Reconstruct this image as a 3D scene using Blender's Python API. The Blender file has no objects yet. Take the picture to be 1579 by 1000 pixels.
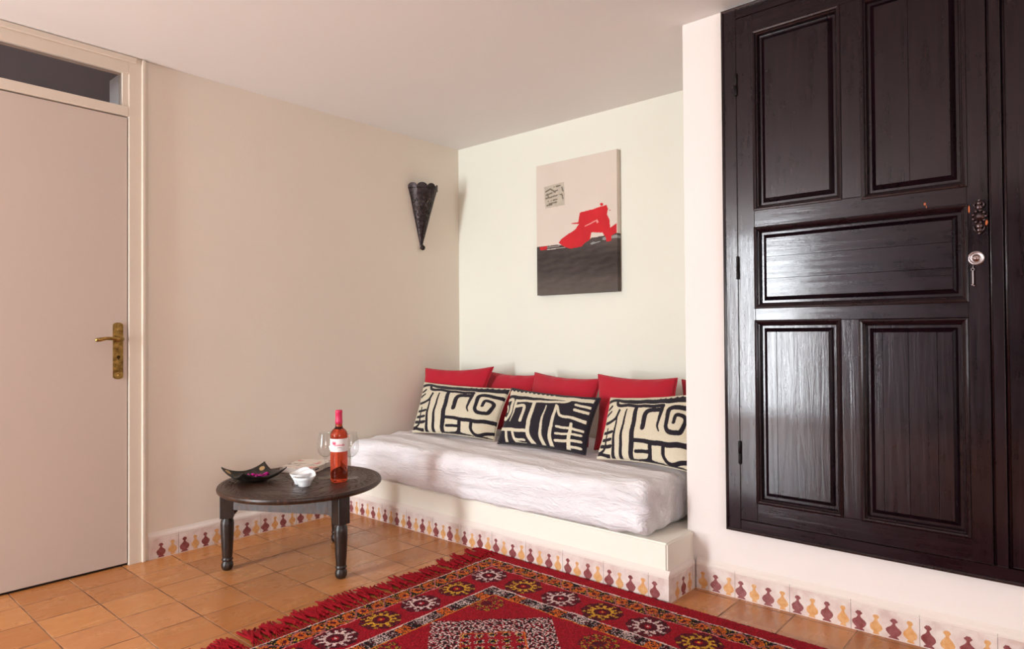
import bpy, bmesh, math, random
import numpy as np
from mathutils import Vector, Matrix
from math import pi, sin, cos
random.seed(7)
rng = np.random.default_rng(11)
scn = bpy.context.scene
COL = scn.collection

def srgb(r, g, b):
    f = lambda c: (c/255/12.92) if c/255 <= .04045 else ((c/255+.055)/1.055)**2.4
    return (f(r), f(g), f(b), 1.0)
def lin(a):
    a = np.asarray(a, float)/255
    return np.where(a <= .04045, a/12.92, ((a+.055)/1.055)**2.4)

# ------------------------------------------------------------------ camera
F = 1022.3138; YAW = .7177; PITCH = .0127; ROLL = -.0071
CAM = Vector((3.1814, -3.1085, 1.0))
fw = Vector((-sin(YAW)*cos(PITCH), cos(YAW)*cos(PITCH), sin(PITCH)))
rt = Vector((cos(YAW), sin(YAW), 0)); up = rt.cross(fw)
rt, up = rt*cos(ROLL)+up*sin(ROLL), up*cos(ROLL)-rt*sin(ROLL)
cd = bpy.data.cameras.new('camera'); co = bpy.data.objects.new('camera', cd); COL.objects.link(co)
cd.sensor_width = 36; cd.sensor_fit = 'HORIZONTAL'; cd.lens = 36*F/1579; cd.clip_start = .05
M3 = Matrix((rt, up, -fw)).transposed()
co.matrix_world = Matrix.Translation(CAM) @ M3.to_4x4()
scn.camera = co

# ------------------------------------------------------------------ world, lights, exposure
scn.view_settings.view_transform = 'Standard'
scn.view_settings.look = 'None'
scn.view_settings.gamma = 1
scn.view_settings.use_curve_mapping = False
scn.view_settings.exposure = 0.2
w = bpy.data.worlds.new('world'); scn.world = w; w.use_nodes = True
wn = w.node_tree.nodes; wl = w.node_tree.links
sky = wn.new('ShaderNodeTexSky'); sky.sky_type = 'NISHITA'; sky.sun_disc = False
sky.sun_elevation = math.radians(40); sky.sun_rotation = math.radians(200)
wl.new(sky.outputs[0], wn['Background'].inputs[0]); wn['Background'].inputs[1].default_value = .25

def area(name, loc, direction, sx, sy, power, col, spread=180):
    l = bpy.data.lights.new(name, 'AREA'); l.shape = 'RECTANGLE'; l.size = sx; l.size_y = sy
    l.energy = power; l.color = col; l.spread = math.radians(spread)
    o = bpy.data.objects.new(name, l); COL.objects.link(o); o.location = loc
    o.rotation_euler = Vector(direction).to_track_quat('-Z', 'Y').to_euler()
    return o
# daylight through the garden door at the far end of the room (behind the camera, near the left wall)
area('garden_door_daylight', (.44, -5.84, 1.10), (0.0, 1, 0.06), .54, 2.0, 155, (.90, .975, 1.03))
# added fill light at an unseen side window, tilted up towards the ceiling
area('side_fill_light', (5.30, -4.0, 1.05), (-1, 0.15, 0.9), 2.2, 1.2, 46, (.95, .95, 1.0))
area('hall_fill_light', (-.8, -2.9, 1.9), (0, .3, -1),   .3, .3, 26, (.92, .94, 1.0))  # added light, brightens the hall seen through the fanlight
#area('front_window_daylight', (3.4, -5.84, 1.35), (0, 1, 0), 2.4, 1.3, 26, (1.0, .96, .94))

# ------------------------------------------------------------------ helpers
def empty(name, loc=(0, 0, 0), parent=None):
    o = bpy.data.objects.new(name, None); COL.objects.link(o); o.location = loc
    o.empty_display_size = .05
    if parent: o.parent = parent
    return o
def tag(o, label=None, cat=None, group=None, kind=None):
    if label: o['label'] = label
    if cat: o['category'] = cat
    if group: o['group'] = group
    if kind: o['kind'] = kind
    return o
def link(name, me, mats=(), parent=None, smooth=False):
    if not isinstance(mats, (list, tuple)): mats = [mats]
    for m in mats: me.materials.append(m)
    if smooth:
        me.polygons.foreach_set('use_smooth', [True]*len(me.polygons))
    o = bpy.data.objects.new(name, me); COL.objects.link(o)
    if parent: o.parent = parent
    return o
def rebase(o, origin):
    """move the mesh so that the object's origin sits at origin (world) while geometry stays put"""
    v = Vector(origin); o.data.transform(Matrix.Translation(-v)); o.location = v
    return o
class MB:
    """collects shapes into one bmesh"""
    def __init__(s): s.bm = bmesh.new()
    def box(s, a, b, bevel=0, mi=0, seg=2, rot=None, piv=None):
        a = Vector(a); b = Vector(b)
        r = bmesh.ops.create_cube(s.bm, size=1)
        vs = r['verts']
        for v in vs: v.co = Vector((a.x+(v.co.x+.5)*(b.x-a.x), a.y+(v.co.y+.5)*(b.y-a.y), a.z+(v.co.z+.5)*(b.z-a.z)))
        fs = list({f for v in vs for f in v.link_faces})
        if bevel:
            es = list({e for v in vs for e in v.link_edges})
            rr = bmesh.ops.bevel(s.bm, geom=es, offset=bevel, segments=seg, affect='EDGES', profile=.5)
            vs = list({v for v in rr['verts']} | {v for v in vs if v.is_valid}); fs = list({f for v in vs for f in v.link_faces})
        for f in fs: f.material_index = mi
        if rot is not None:
            bmesh.ops.rotate(s.bm, verts=vs, cent=piv if piv is not None else (a+b)/2, matrix=rot)
        return vs
    def lathe(s, prof, center=(0, 0, 0), n=24, mi=0, cap=True, M=None):
        rings = []
        for r, z in prof:
            ring = []
            for k in range(n):
                t = 2*pi*k/n; p = Vector((r*cos(t), r*sin(t), z))
                if M is not None: p = M @ p
                ring.append(s.bm.verts.new(p+Vector(center)))
            rings.append(ring)
        for i in range(len(rings)-1):
            for k in range(n):
                f = s.bm.faces.new((rings[i][k], rings[i][(k+1) % n], rings[i+1][(k+1) % n], rings[i+1][k])); f.smooth = True; f.material_index = mi
        if cap:
            for ring, rev in ((rings[0], True), (rings[-1], False)):
                f = s.bm.faces.new(list(reversed(ring)) if rev else ring); f.material_index = mi
        return rings
    def prism(s, pts, off, mi=0):
        """closed prism from polygon pts (3D) extruded by vector off"""
        off = Vector(off)
        A = [s.bm.verts.new(Vector(p)) for p in pts]; B = [s.bm.verts.new(Vector(p)+off) for p in pts]
        n = len(pts); fs = []
        fs.append(s.bm.faces.new(A)); fs.append(s.bm.faces.new(list(reversed(B))))
        for i in range(n): fs.append(s.bm.faces.new((A[i], B[i], B[(i+1) % n], A[(i+1) % n])))
        for f in fs: f.material_index = mi
    def poly(s, pts, mi=0):
        f = s.bm.faces.new([s.bm.verts.new(Vector(p)) for p in pts]); f.material_index = mi; return f
    def sweep(s, path, prof_pts, closed=False, mi=0):
        """path: list of (origin, U, V); profile (u,v) polyline closed"""
        rings = [[s.bm.verts.new(Vector(o)+Vector(U)*u+Vector(V)*v) for (u, v) in prof_pts] for (o, U, V) in path]
        n = len(prof_pts); m = len(rings)
        for i in range(m if closed else m-1):
            a = rings[i]; b = rings[(i+1) % m]
            for k in range(n):
                f = s.bm.faces.new((a[k], b[k], b[(k+1) % n], a[(k+1) % n])); f.material_index = mi
        if not closed:
            for r in (rings[0], rings[-1]):
                try: s.bm.faces.new(r).material_index = mi
                except Exception: pass
    def tube(s, pts, rad, n=8, mi=0):
        pts = [Vector(p) for p in pts]; rings = []
        for i, p in enumerate(pts):
            d = (pts[min(i+1, len(pts)-1)]-pts[max(i-1, 0)]).normalized()
            a = d.orthogonal().normalized() if i == 0 else (pa - d*pa.dot(d)).normalized()
            pa = a; b = d.cross(a); r = rad[i] if isinstance(rad, (list, tuple)) else rad
            rings.append([s.bm.verts.new(p+(a*cos(2*pi*k/n)+b*sin(2*pi*k/n))*r) for k in range(n)])
        for i in range(len(rings)-1):
            for k in range(n):
                f = s.bm.faces.new((rings[i][k], rings[i][(k+1) % n], rings[i+1][(k+1) % n], rings[i+1][k])); f.smooth = True; f.material_index = mi
        s.bm.faces.new(list(reversed(rings[0]))).material_index = mi; s.bm.faces.new(rings[-1]).material_index = mi
    def ball(s, c, r, mi=0, sc=(1, 1, 1), n=16):
        q = bmesh.ops.create_uvsphere(s.bm, u_segments=n, v_segments=max(6, n//2), radius=r)
        for v in q['verts']: v.co = Vector((v.co.x*sc[0], v.co.y*sc[1], v.co.z*sc[2]))+Vector(c)
        for f in {f for v in q['verts'] for f in v.link_faces}: f.smooth = True; f.material_index = mi
    def build(s, name, mats=(), parent=None, origin=None, fixn=True):
        if fixn: bmesh.ops.recalc_face_normals(s.bm, faces=s.bm.faces)
        me = bpy.data.meshes.new(name); s.bm.to_mesh(me); s.bm.free()
        o = link(name, me, mats, None)
        if origin is None and parent is not None: origin = parent.matrix_world.translation if False else None
        if parent is not None:
            off = world_loc(parent)
            me.transform(Matrix.Translation(-off)); o.parent = parent
        elif origin is not None: rebase(o, origin)
        return o
def world_loc(o):
    v = Vector((0, 0, 0))
    while o is not None: v += o.location; o = o.parent
    return v
def grid_mesh(name, P, cols=None, quads=None, smooth=True, corner_cols=None):
    """P: (n,m,3) array -> grid mesh. cols: (n,m,3) linear point colours, corner_cols: (n-1,m-1,3) per face"""
    n, m, _ = P.shape
    me = bpy.data.meshes.new(name)
    idx = np.arange(n*m).reshape(n, m)
    q = np.stack([idx[:-1, :-1], idx[1:, :-1], idx[1:, 1:], idx[:-1, 1:]], -1).reshape(-1, 4)
    if quads is not None: q = q[quads.reshape(-1)]
    me.vertices.add(n*m); me.vertices.foreach_set('co', P.reshape(-1).astype(np.float32))
    me.loops.add(q.size); me.loops.foreach_set('vertex_index', q.reshape(-1).astype(np.int32))
    me.polygons.add(len(q)); me.polygons.foreach_set('loop_start', (np.arange(len(q))*4).astype(np.int32))
    try: me.polygons.foreach_set('loop_total', np.full(len(q), 4, np.int32))
    except Exception: pass
    me.update(calc_edges=True); me.validate()
    me.polygons.foreach_set('use_smooth', np.full(len(q), smooth))
    if cols is not None:
        a = me.color_attributes.new('pattern', 'FLOAT_COLOR', 'POINT')
        c = np.ones((n*m, 4), np.float32); c[:, :3] = cols.reshape(-1, 3); a.data.foreach_set('color', c.reshape(-1))
    if corner_cols is not None:
        a = me.color_attributes.new('pattern', 'FLOAT_COLOR', 'CORNER')
        c = np.ones((len(q), 4, 4), np.float32); cc = corner_cols.reshape(-1, 3)
        if quads is not None: cc = cc[quads.reshape(-1)]
        c[:, :, :3] = cc[:, None, :]; a.data.foreach_set('color', c.reshape(-1))
    return me
def wav(x, y, seed, n=10, f0=3., f1=20.):
    """smooth random field from summed sines"""
    r = np.random.default_rng(seed); o = 0
    for i in range(n):
        f = f0*(f1/f0)**(i/(n-1)); a = r.uniform(0, 2*pi); o = o+np.sin(f*(x*cos(a)+y*sin(a))+r.uniform(0, 6.3)+1.3*np.sin(f*.6*(y*cos(a)-x*sin(a))+r.uniform(0, 6.3)))/(1+i*.5)
    return o/n*2

# ------------------------------------------------------------------ materials
def mat(name, col=(0.8, .8, .8, 1), rough=.5, metal=0, spec=.5, **kw):
    m = bpy.data.materials.new(name); m.use_nodes = True
    b = m.node_tree.nodes['Principled BSDF']
    b.inputs['Base Color'].default_value = col; b.inputs['Roughness'].default_value = rough
    b.inputs['Metallic'].default_value = metal; b.inputs['Specular IOR Level'].default_value = spec
    for k, v in kw.items(): b.inputs[k.replace('_', ' ')].default_value = v
    return m
class NT:
    def __init__(s, m): s.m = m; s.t = m.node_tree; s.b = s.t.nodes['Principled BSDF']; s.tc = None
    def n(s, typ, **kw):
        x = s.t.nodes.new(typ)
        for k, v in kw.items(): setattr(x, k, v)
        return x
    def l(s, a, b): s.t.links.new(a, b)
    def obj(s):
        if not s.tc: s.tc = s.n('ShaderNodeTexCoord')
        return s.tc.outputs['Object']
    def mapping(s, scale=(1, 1, 1), rot=(0, 0, 0), loc=(0, 0, 0)):
        x = s.n('ShaderNodeMapping'); x.inputs['Scale'].default_value = scale; x.inputs['Rotation'].default_value = rot; x.inputs['Location'].default_value = loc
        s.l(s.obj(), x.inputs[0]); return x.outputs[0]
    def noise(s, vec, scale, detail=4, rough=.5, dist=0):
        x = s.n('ShaderNodeTexNoise'); x.inputs['Scale'].default_value = scale; x.inputs['Detail'].default_value = detail
        x.inputs['Roughness'].default_value = rough; x.inputs['Distortion'].default_value = dist
        s.l(vec, x.inputs['Vector']); return x.outputs['Fac']
    def ramp(s, fac, stops):
        x = s.n('ShaderNodeValToRGB'); e = x.color_ramp.elements
        while len(e) < len(stops): e.new(.5)
        for i, (p, c) in enumerate(stops): e[i].position = p; e[i].color = c
        s.l(fac, x.inputs[0]); return x.outputs[0]
    def mix(s, f, a, b, mode='MIX'):
        x = s.n('ShaderNodeMix', data_type='RGBA', blend_type=mode)
        for v, i in ((f, 0), (a, 6), (b, 7)):
            if hasattr(v, 'links'): s.l(v, x.inputs[i])
            else: x.inputs[i].default_value = v
        return x.outputs[2]
    def math(s, op, a, b=None, c=None):
        x = s.n('ShaderNodeMath', operation=op)
        for i, v in enumerate((a, b, c)):
            if v is None: continue
            if hasattr(v, 'links'): s.l(v, x.inputs[i])
            else: x.inputs[i].default_value = v
        return x.outputs[0]
    def maprange(s, v, a, b, c, d):
        x = s.n('ShaderNodeMapRange'); s.l(v, x.inputs[0])
        for i, q in enumerate((a, b, c, d)): x.inputs[i+1].default_value = q
        return x.outputs[0]
    def bump(s, h, strength=.3, dist=.01, prev=None):
        x = s.n('ShaderNodeBump'); x.inputs['Strength'].default_value = strength; x.inputs['Distance'].default_value = dist
        s.l(h, x.inputs['Height'])
        if prev is not None: s.l(prev, x.inputs['Normal'])
        s.l(x.outputs[0], s.b.inputs['Normal']); return x.outputs[0]
def g(v): return (v, v, v, 1)

def paint(name, col, rough=.75, var=.03, bump=.12):
    m = mat(name, col, rough, spec=.3); t = NT(m)
    nz = t.noise(t.obj(), 1.3, 3); c2 = tuple(max(0, c*(1-var*2)) for c in col[:3])+(1,)
    t.l(t.mix(nz, col, c2), t.b.inputs['Base Color'])
    t.bump(t.noise(t.mapping((1, 1, 1)), 45, 5, .6), bump, .004, t.bump(t.noise(t.obj(), 5, 2), .15, .02))
    return m
WALL = paint('cream_wall_paint', srgb(238, 226, 211))
WALLB = paint('alcove_wall_paint', srgb(240, 239, 225))
WALLR = paint('white_wall_with_rug_bounce', srgb(245, 234, 228))  # pink tint puts bounce light from the red rug into the colour
DARKW = paint('reflection_darkening_wall', srgb(56, 43, 41), .85)  # unseen front wall, coloured dark so the cupboard reflects little light
CEIL = paint('ceiling_paint', srgb(236, 232, 229), .85, .01, .05)
BENCHP = paint('bench_plaster_paint', srgb(247, 240, 226), .6, .02, .2)
DOORP = mat('door_gloss_paint', srgb(205, 188, 176), .42, spec=.4)
t = NT(DOORP); t.bump(t.noise(t.mapping((3, 3, .6)), 14, 3), .05, .003)
FRAMEP = mat('door_frame_paint', srgb(222, 207, 190), .4, spec=.4)
t = NT(FRAMEP); t.bump(t.noise(t.obj(), 30, 3), .06, .002)
BRASS = mat('aged_brass', srgb(176, 140, 74), .35, 1)
t = NT(BRASS); t.l(t.ramp(t.noise(t.obj(), 60, 5), [(.3, srgb(120, 92, 48)), (.65, srgb(198, 164, 96))]), t.b.inputs['Base Color'])
BRASSD = mat('dark_brass', srgb(80, 60, 34), .45, 1)
HALL = mat('hall_wall_paint', srgb(196, 182, 176), .8)
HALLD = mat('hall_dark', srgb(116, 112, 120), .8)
REVEAL = mat('grey_reveal_paint', srgb(205, 206, 208), .7)
GLASS = mat('pane_glass', (1, 1, 1, 1), .02, Transmission_Weight=1.0, IOR=1.3)
GAP = mat('gap_shade', srgb(26, 18, 15), .9)

def wood_dark(name='dark_brown_wood', a=(52, 33, 34), b=(30, 17, 20), rough=.26, axis='z', bs=.35):
    m = mat(name, srgb(*a), rough, spec=.2, Coat_Weight=.55, Coat_Roughness=.10, Specular_Tint=(1, .86, .92, 1)); t = NT(m)
    sc = {'z': (9, 9, .55), 'x': (.55, 9, 9)}[axis]
    v = t.mapping(sc); gr = t.noise(v, 6, 8, .65, .6)
    t.l(t.ramp(gr, [(.32, srgb(*b)), (.62, srgb(*a))]), t.b.inputs['Base Color'])
    blot = t.noise(t.obj(), 7, 5, .7)
    rr = t.maprange(t.math('ADD', t.math('MULTIPLY', gr, .5), t.math('MULTIPLY', blot, .5)), .3, .7, rough*.75, rough*1.75)
    t.l(rr, t.b.inputs['Roughness'])
    t.bump(gr, bs*1.1, .0012, t.bump(blot, .12, .003)); t.l(t.t.nodes[-1].outputs[0], t.b.inputs['Coat Normal']) if t.t.nodes[-1].type == 'BUMP' else None
    return m
CUPW = wood_dark('cupboard_wood_upright', (27, 9, 15), (12, 4, 8), .25, 'z')
CUPWX = wood_dark('cupboard_wood_crosswise', (27, 9, 15), (12, 4, 8), .25, 'x')
TABW = mat('dark_carved_table_wood', srgb(52, 33, 24), .36, spec=.5)
t = NT(TABW); gr = t.noise(t.mapping((4, 18, 4), rot=(0, 0, .5)), 5, 7, .65, .5)
t.l(t.ramp(gr, [(.28, srgb(24, 15, 13)), (.5, srgb(52, 33, 25)), (.75, srgb(92, 58, 40))]), t.b.inputs['Base Color'])
t.l(t.maprange(gr, .3, .7, .26, .5), t.b.inputs['Roughness'])
t.bump(gr, .4, .002)
TABLEG = mat('dark_turned_table_wood', srgb(36, 25, 21), .38, spec=.5)
t = NT(TABLEG); gr = t.noise(t.mapping((14, 14, 2)), 5, 6, .6, .5)
t.l(t.ramp(gr, [(.3, srgb(19, 13, 12)), (.7, srgb(54, 38, 30))]), t.b.inputs['Base Color']); t.bump(gr, .4, .002)
IRON = mat('black_iron', srgb(24, 18, 18), .5, .6)
TIN = mat('dark_pierced_metal', srgb(46, 38, 38), .42, .75)
t = NT(TIN); t.l(t.ramp(t.noise(t.obj(), 60, 5), [(.3, srgb(26, 21, 22)), (.7, srgb(74, 62, 62))]), t.b.inputs['Base Color'])
STEEL = mat('worn_steel', srgb(170, 158, 158), .3, 1)

def pattern_mat(name, rough=.9, nscale=300, bump=.6, dist=.002, var=.25, sheen=.3):
    m = mat(name, g(.5), rough, spec=.2); t = NT(m)
    a = t.n('ShaderNodeAttribute', attribute_name='pattern')
    nz = t.noise(t.obj(), nscale, 3)
    t.l(t.mix(1.0, a.outputs['Color'], t.ramp(nz, [(.25, g(1-var)), (.75, g(1+0*var))]), 'MULTIPLY'), t.b.inputs['Base Color'])
    t.bump(nz, bump, dist); t.b.inputs['Sheen Weight'].default_value = sheen
    return m
RUGM = pattern_mat('knotted_wool', .95, 260, .7, .004, .3, 0)
WOOLM = pattern_mat('hooked_wool_pattern', .95, 380, .6, .003, .22, .1)
CANVM = pattern_mat('painted_canvas', .8, 500, .25, .001, .06, 0)
LABELM = pattern_mat('printed_paper', .6, 200, .05, .001, .02, 0)

def fabric(name, col, var=.15, scale=90, rough=.9, bump=.3, sheen=.3):
    m = mat(name, srgb(*col), rough, spec=.2); t = NT(m)
    n1 = t.noise(t.obj(), scale*5, 2); n2 = t.noise(t.obj(), 7, 4)
    c = srgb(*col); d = tuple(x*(1-var*1.6) for x in c[:3])+(1,)
    t.l(t.mix(t.math('MULTIPLY', t.math('ADD', n1, n2), .5), d, c), t.b.inputs['Base Color'])
    t.bump(n1, bump, .0012, t.bump(n2, .12, .01)); t.b.inputs['Sheen Weight'].default_value = sheen
    return m
REDC = fabric('red_cotton', (196, 32, 52), .2, 90, .9, .3, .2)
REDF = fabric('red_fringe_wool', (164, 13, 30), .35, 120, .95, .4, 0)
SHEET = fabric('white_sheet_cotton', (246, 241, 243), .05, 60, .55, .15, .15)

t = NT(SHEET); mp = t.mapping((2.2, 9, 9), rot=(0, 0, .25)); pv = t.b.inputs['Normal'].links[0].from_socket
wz = t.math('ABSOLUTE', t.math('SUBTRACT', t.noise(mp, 2.2, 5, .6, 1.6), .5))
t.bump(wz, .8, .03, pv)

# floor: glazed terracotta squares
FLOORM = mat('glazed_terracotta_tiles', srgb(200, 130, 75), .3, spec=.5); t = NT(FLOORM)
TS = .2
sep = t.n('ShaderNodeSeparateXYZ'); t.l(t.mapping((1/TS, 1/TS, 1), loc=(-(.582 % TS)/TS, -((-2.05) % TS)/TS, 0)), sep.inputs[0])
jit = t.math('MULTIPLY', t.math('SUBTRACT', t.noise(t.obj(), 9, 2), .5), .012)
fx = t.math('FRACT', t.math('ADD', sep.outputs[0], jit)); sx0 = t.n('ShaderNodeSeparateXYZ'); t.l(t.obj(), sx0.inputs[0])
fy = t.math('FRACT', t.math('ADD', t.math('ADD', sep.outputs[1], jit), t.math('MULTIPLY', t.math('GREATER_THAN', sx0.outputs[0], 1.997), .25)))
ed = lambda q: t.math('MINIMUM', q, t.math('SUBTRACT', 1.0, q))
e = t.math('MINIMUM', ed(fx), ed(fy))
joint = t.maprange(e, .008, .016, 1, 0)
cell = t.n('ShaderNodeCombineXYZ'); t.l(t.math('FLOOR', sep.outputs[0]), cell.inputs[0]); t.l(t.math('FLOOR', sep.outputs[1]), cell.inputs[1])
wn_ = t.n('ShaderNodeTexWhiteNoise'); t.l(cell.outputs[0], wn_.inputs[0])
tilec = t.ramp(wn_.outputs[0], [(0, srgb(176, 112, 60)), (.35, srgb(188, 124, 70)), (.7, srgb(198, 134, 78)), (1, srgb(194, 130, 82))])
shift = t.n('ShaderNodeVectorMath', operation='SCALE'); t.l(wn_.outputs['Color'], shift.inputs[0]); shift.inputs['Scale'].default_value = 30
addv = t.n('ShaderNodeVectorMath', operation='ADD'); t.l(t.obj(), addv.inputs[0]); t.l(shift.outputs[0], addv.inputs[1])
st = t.n('ShaderNodeMapping'); st.inputs['Scale'].default_value = (9, 3, 3); t.l(addv.outputs[0], st.inputs[0])
cloud = t.noise(st.outputs[0], 1.6, 5, .6, 1.4)
c1 = t.mix(t.ramp(cloud, [(.38, g(0)), (.8, g(.5))]), tilec, srgb(172, 100, 46))
c1 = t.mix(t.ramp(t.noise(addv.outputs[0], 14, 4, .6, .8), [(.5, g(0)), (.85, g(.15))]), c1, srgb(226, 176, 130))
groutc = t.ramp(t.noise(t.obj(), 6, 3), [(.42, srgb(98, 60, 40)), (.62, srgb(170, 128, 96))])
t.l(t.mix(joint, c1, groutc), t.b.inputs['Base Color'])
t.l(t.math('ADD', t.maprange(cloud, .3, .7, .22, .4), t.math('MULTIPLY', joint, .4)), t.b.inputs['Roughness'])
t.bump(t.math('SUBTRACT', t.math('MULTIPLY', cloud, .25), joint), .5, .0025)

GLAZE = mat('white_glazed_tile', srgb(226, 210, 204), .3, spec=.5); t = NT(GLAZE)
t.l(t.ramp(t.noise(t.obj(), 16, 5, .6), [(.35, srgb(214, 188, 180)), (.6, srgb(234, 220, 212))]), t.b.inputs['Base Color'])
t.bump(t.noise(t.obj(), 40, 4), .15, .002)
def vasem(name, a, b):
    m = mat(name, srgb(*a), .35); t = NT(m)
    t.l(t.ramp(t.noise(t.obj(), 55, 5, .7), [(.35, srgb(*a)), (.7, srgb(*b))]), t.b.inputs['Base Color']); return m
MAROON = vasem('maroon_glaze', (124, 52, 50), (156, 92, 92))
OCHRE = vasem('ochre_glaze', (212, 148, 84), (228, 180, 128))
SEAM = mat('tile_seam', srgb(150, 134, 124), .8)
SKCAP = paint('skirting_plaster', srgb(240, 226, 216), .6, .05, .4)

# ------------------------------------------------------------------ room shell
H = 2.2283; R = -.664; XR = 1.963; XE = 5.4; YF = -5.9
def struct(o): o['kind'] = 'structure'; return o
def sbox(name, a, b, m, bevel=0):
    q = MB(); q.box(a, b, bevel); return struct(q.build(name, m))
sbox('floor', (-1.6, YF-.2, -.08), (XE+.2, .2, 0), FLOORM)
sbox('ceiling', (-.16, YF-.2, H), (XE+.2, .2, H+.12), CEIL)
# left wall with the doorway (door and fanlight)
DY0, DY1, DZ = -2.90, -1.975, 2.2
q = MB()
q.box((-.16, DY1, 0), (0, .2, H)); q.box((-.16, YF-.2, 0), (0, DY0, H)); q.box((-.16, DY0, DZ), (0, DY1, H))
struct(q.build('wall_left', WALL))
q = MB(); q.box((0, 0, 0), (XE+.2, .2, H)); struct(q.build('wall_back', WALLB))
q = MB(); q.box((XR, R, 0), (XE, 0, H), .004); struct(q.build('wall_right', WALLR))
# wall behind the camera: garden door + wide window ; side wall with an added window
def wall_holes(name, axis, pos, th, lo, hi, holes, m):
    q = MB(); xs = sorted({lo, hi}|{v for h in holes for v in h[:2]})
    for a, b in zip(xs[:-1], xs[1:]):
        hs = [h for h in holes if h[0] <= a and h[1] >= b]; z = 0
        for h in sorted(hs, key=lambda h: h[2])+[(0, 0, H, H)]:
            if h[2] > z:
                if axis == 'y': q.box((a, pos, z), (b, pos-th, h[2]))
                else: q.box((pos, a, z), (pos+th, b, h[2]))
            z = h[3]
    return struct(q.build(name, m))
wall_holes('wall_front', 'y', YF, .2, 0, XE, [(.07, .87, .0, 2.12)], DARKW)
wall_holes('wall_side', 'x', XE, .2, YF-.2, R, [(-5.1, -2.9, .5, 2.05)], WALL)
def window(name, axis, pos, lo, hi, z0, z1, nx, nz):
    q = MB(); T = .05
    def bx(a, b, za, zb, d=.05):
        if axis == 'y': q.box((a, pos-.12, za), (b, pos-.12+d, zb), .003)
        else: q.box((pos+.12-d, a, za), (pos+.12, b, zb), .003)
    bx(lo, lo+T, z0, z1); bx(hi-T, hi, z0, z1); bx(lo+T, hi-T, z0, z0+T); bx(lo+T, hi-T, z1-T, z1)
    for i in range(1, nx): x = lo+(hi-lo)*i/nx; bx(x-.02, x+.02, z0+T, z1-T, .04)
    for i in range(1, nz):
        z = z0+(z1-z0)*i/nz; bx(lo+T, hi-T, z-.015, z+.015, .03)
    o = struct(q.build(name, FRAMEP))
    p = MB()
    if axis == 'y': p.box((lo+T, pos-.1, z0+T), (hi-T, pos-.095, z1-T))
    else: p.box((pos+.09, lo+T, z0+T), (pos+.095, hi-T, z1-T))
    p.build('pane', GLASS, o)
#window('window_2', 'y', YF, 2.2, 4.6, .7, 2.05, 3, 1)
window('fill_window', 'x', XE, -5.1, -2.9, .5, 2.05, 3, 1)  # unseen window, added as the place for the side fill light
window('door_2', 'y', YF, .07, .87, 0.0, 2.12, 1, 3)

# hall behind the doorway
q = MB(); q.box((-1.5, -4.2, 0), (-1.42, -.6, H)); q.box((-1.42, -4.2, 0), (-.16, -4.12, H)); q.box((-1.42, -.68, 0), (-.16, -.6, H)); q.box((-1.5, -4.2, H), (-.161, -.6, H+.08))
struct(q.build('wall_hall', HALLD))

# door frame (jambs, head, transom rail, architrave)
JR = -2.026         # leaf right edge
q = MB()
yo = -1.947
q.box((-.04, JR, 0), (.012, DY1, H-.001), .002)                       # right jamb
q.box((-.04, DY1, 0), (.022, yo-.012, H-.002), .004)                     # architrave step
q.box((0, yo-.014, 0), (.012, yo, H-.003), .003)
q.box((-.04, -2.95, 1.962), (.012, JR, 2.004), .002)                # transom rail
q.box((-.04, -2.95, 2.150), (.012, JR, DZ), .002)
q.box((0, -2.95, DZ), (.022, JR+.03, H-.002), .004)
q.box((-.04, -2.95, 0), (.012, DY0+.04, 2.15), .002)
q.box((-.03, -2.05, 2.004), (.006, JR, 2.15), .001)
struct(q.build('trim_1', FRAMEP))
q = MB(); q.box((-.158, -2.049, 2.0), (-.042, -2.028, 2.155)); struct(q.build('trim_2', REVEAL))
q = MB(); q.box((-.012, -2.86, 2.004), (-.007, -2.05, 2.15)); struct(q.build('window_1', GLASS))
d = MB(); d.box((-.042, -2.855, .010), (.004, JR-.004, 1.957), .002); door = struct(d.build('door_1', DOORP, origin=(0, JR, 0)))
q = MB(); q.box((-.05, -2.86, 0), (-.008, JR, .009)); struct(q.build('gap_shade_strip', GAP))  # dark strip standing in for the shade in the gap under the door
# brass lever handle
h = MB(); py0, py1 = -2.087, -2.047; pz0, pz1 = .812, 1.057
prof = []
for k in range(13):
    a = pi*k/12; prof.append((cos(a)*.02, sin(a)*.012))
pts = [(py0, pz0+.012)]+[((py0+py1)/2-.02*cos(pi*k/10), pz0+.012-.012*sin(pi*k/10)) for k in range(1, 10)]+[(py1, pz0+.012), (py1, pz1-.012)]+[((py0+py1)/2+.02*cos(pi*k/10), pz1-.012+.012*sin(pi*k/10)) for k in range(1, 10)]+[(py0, pz1-.012)]
h.prism([(.004, a, b) for a, b in pts], (.004, 0, 0))
cy = (py0+py1)/2
inner = [(cy+(a-cy)*.78, (b-.9345)*.95+.9345) for a, b in pts]
h.prism([(.008, a, b) for a, b in inner], (.0015, 0, 0))
for zz in (pz0+.018, pz0+.03, pz1-.018, pz1-.03): h.ball((.0095, cy, zz), .0032)
hp = h.build('door_handle', BRASS, door)
h = MB(); zl = .985
h.lathe([(.012, 0), (.011, .01), (.008, .014), (.008, .04), (.0085, .046)], (.009, cy, zl), 16, M=Matrix.Rotation(pi/2, 4, 'Y'))
h.tube([(.052, cy+.004, zl), (.054, cy-.012, zl), (.053, cy-.035, zl+.003), (.051, cy-.06, zl+.004), (.050, cy-.082, zl-.001), (.049, cy-.092, zl-.002)], [.008, .0085, .0075, .007, .0085, .0075], 12)
h.ball((.049, cy-.093, zl-.002), .0085)
h.build('lever', BRASS, hp)
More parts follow.
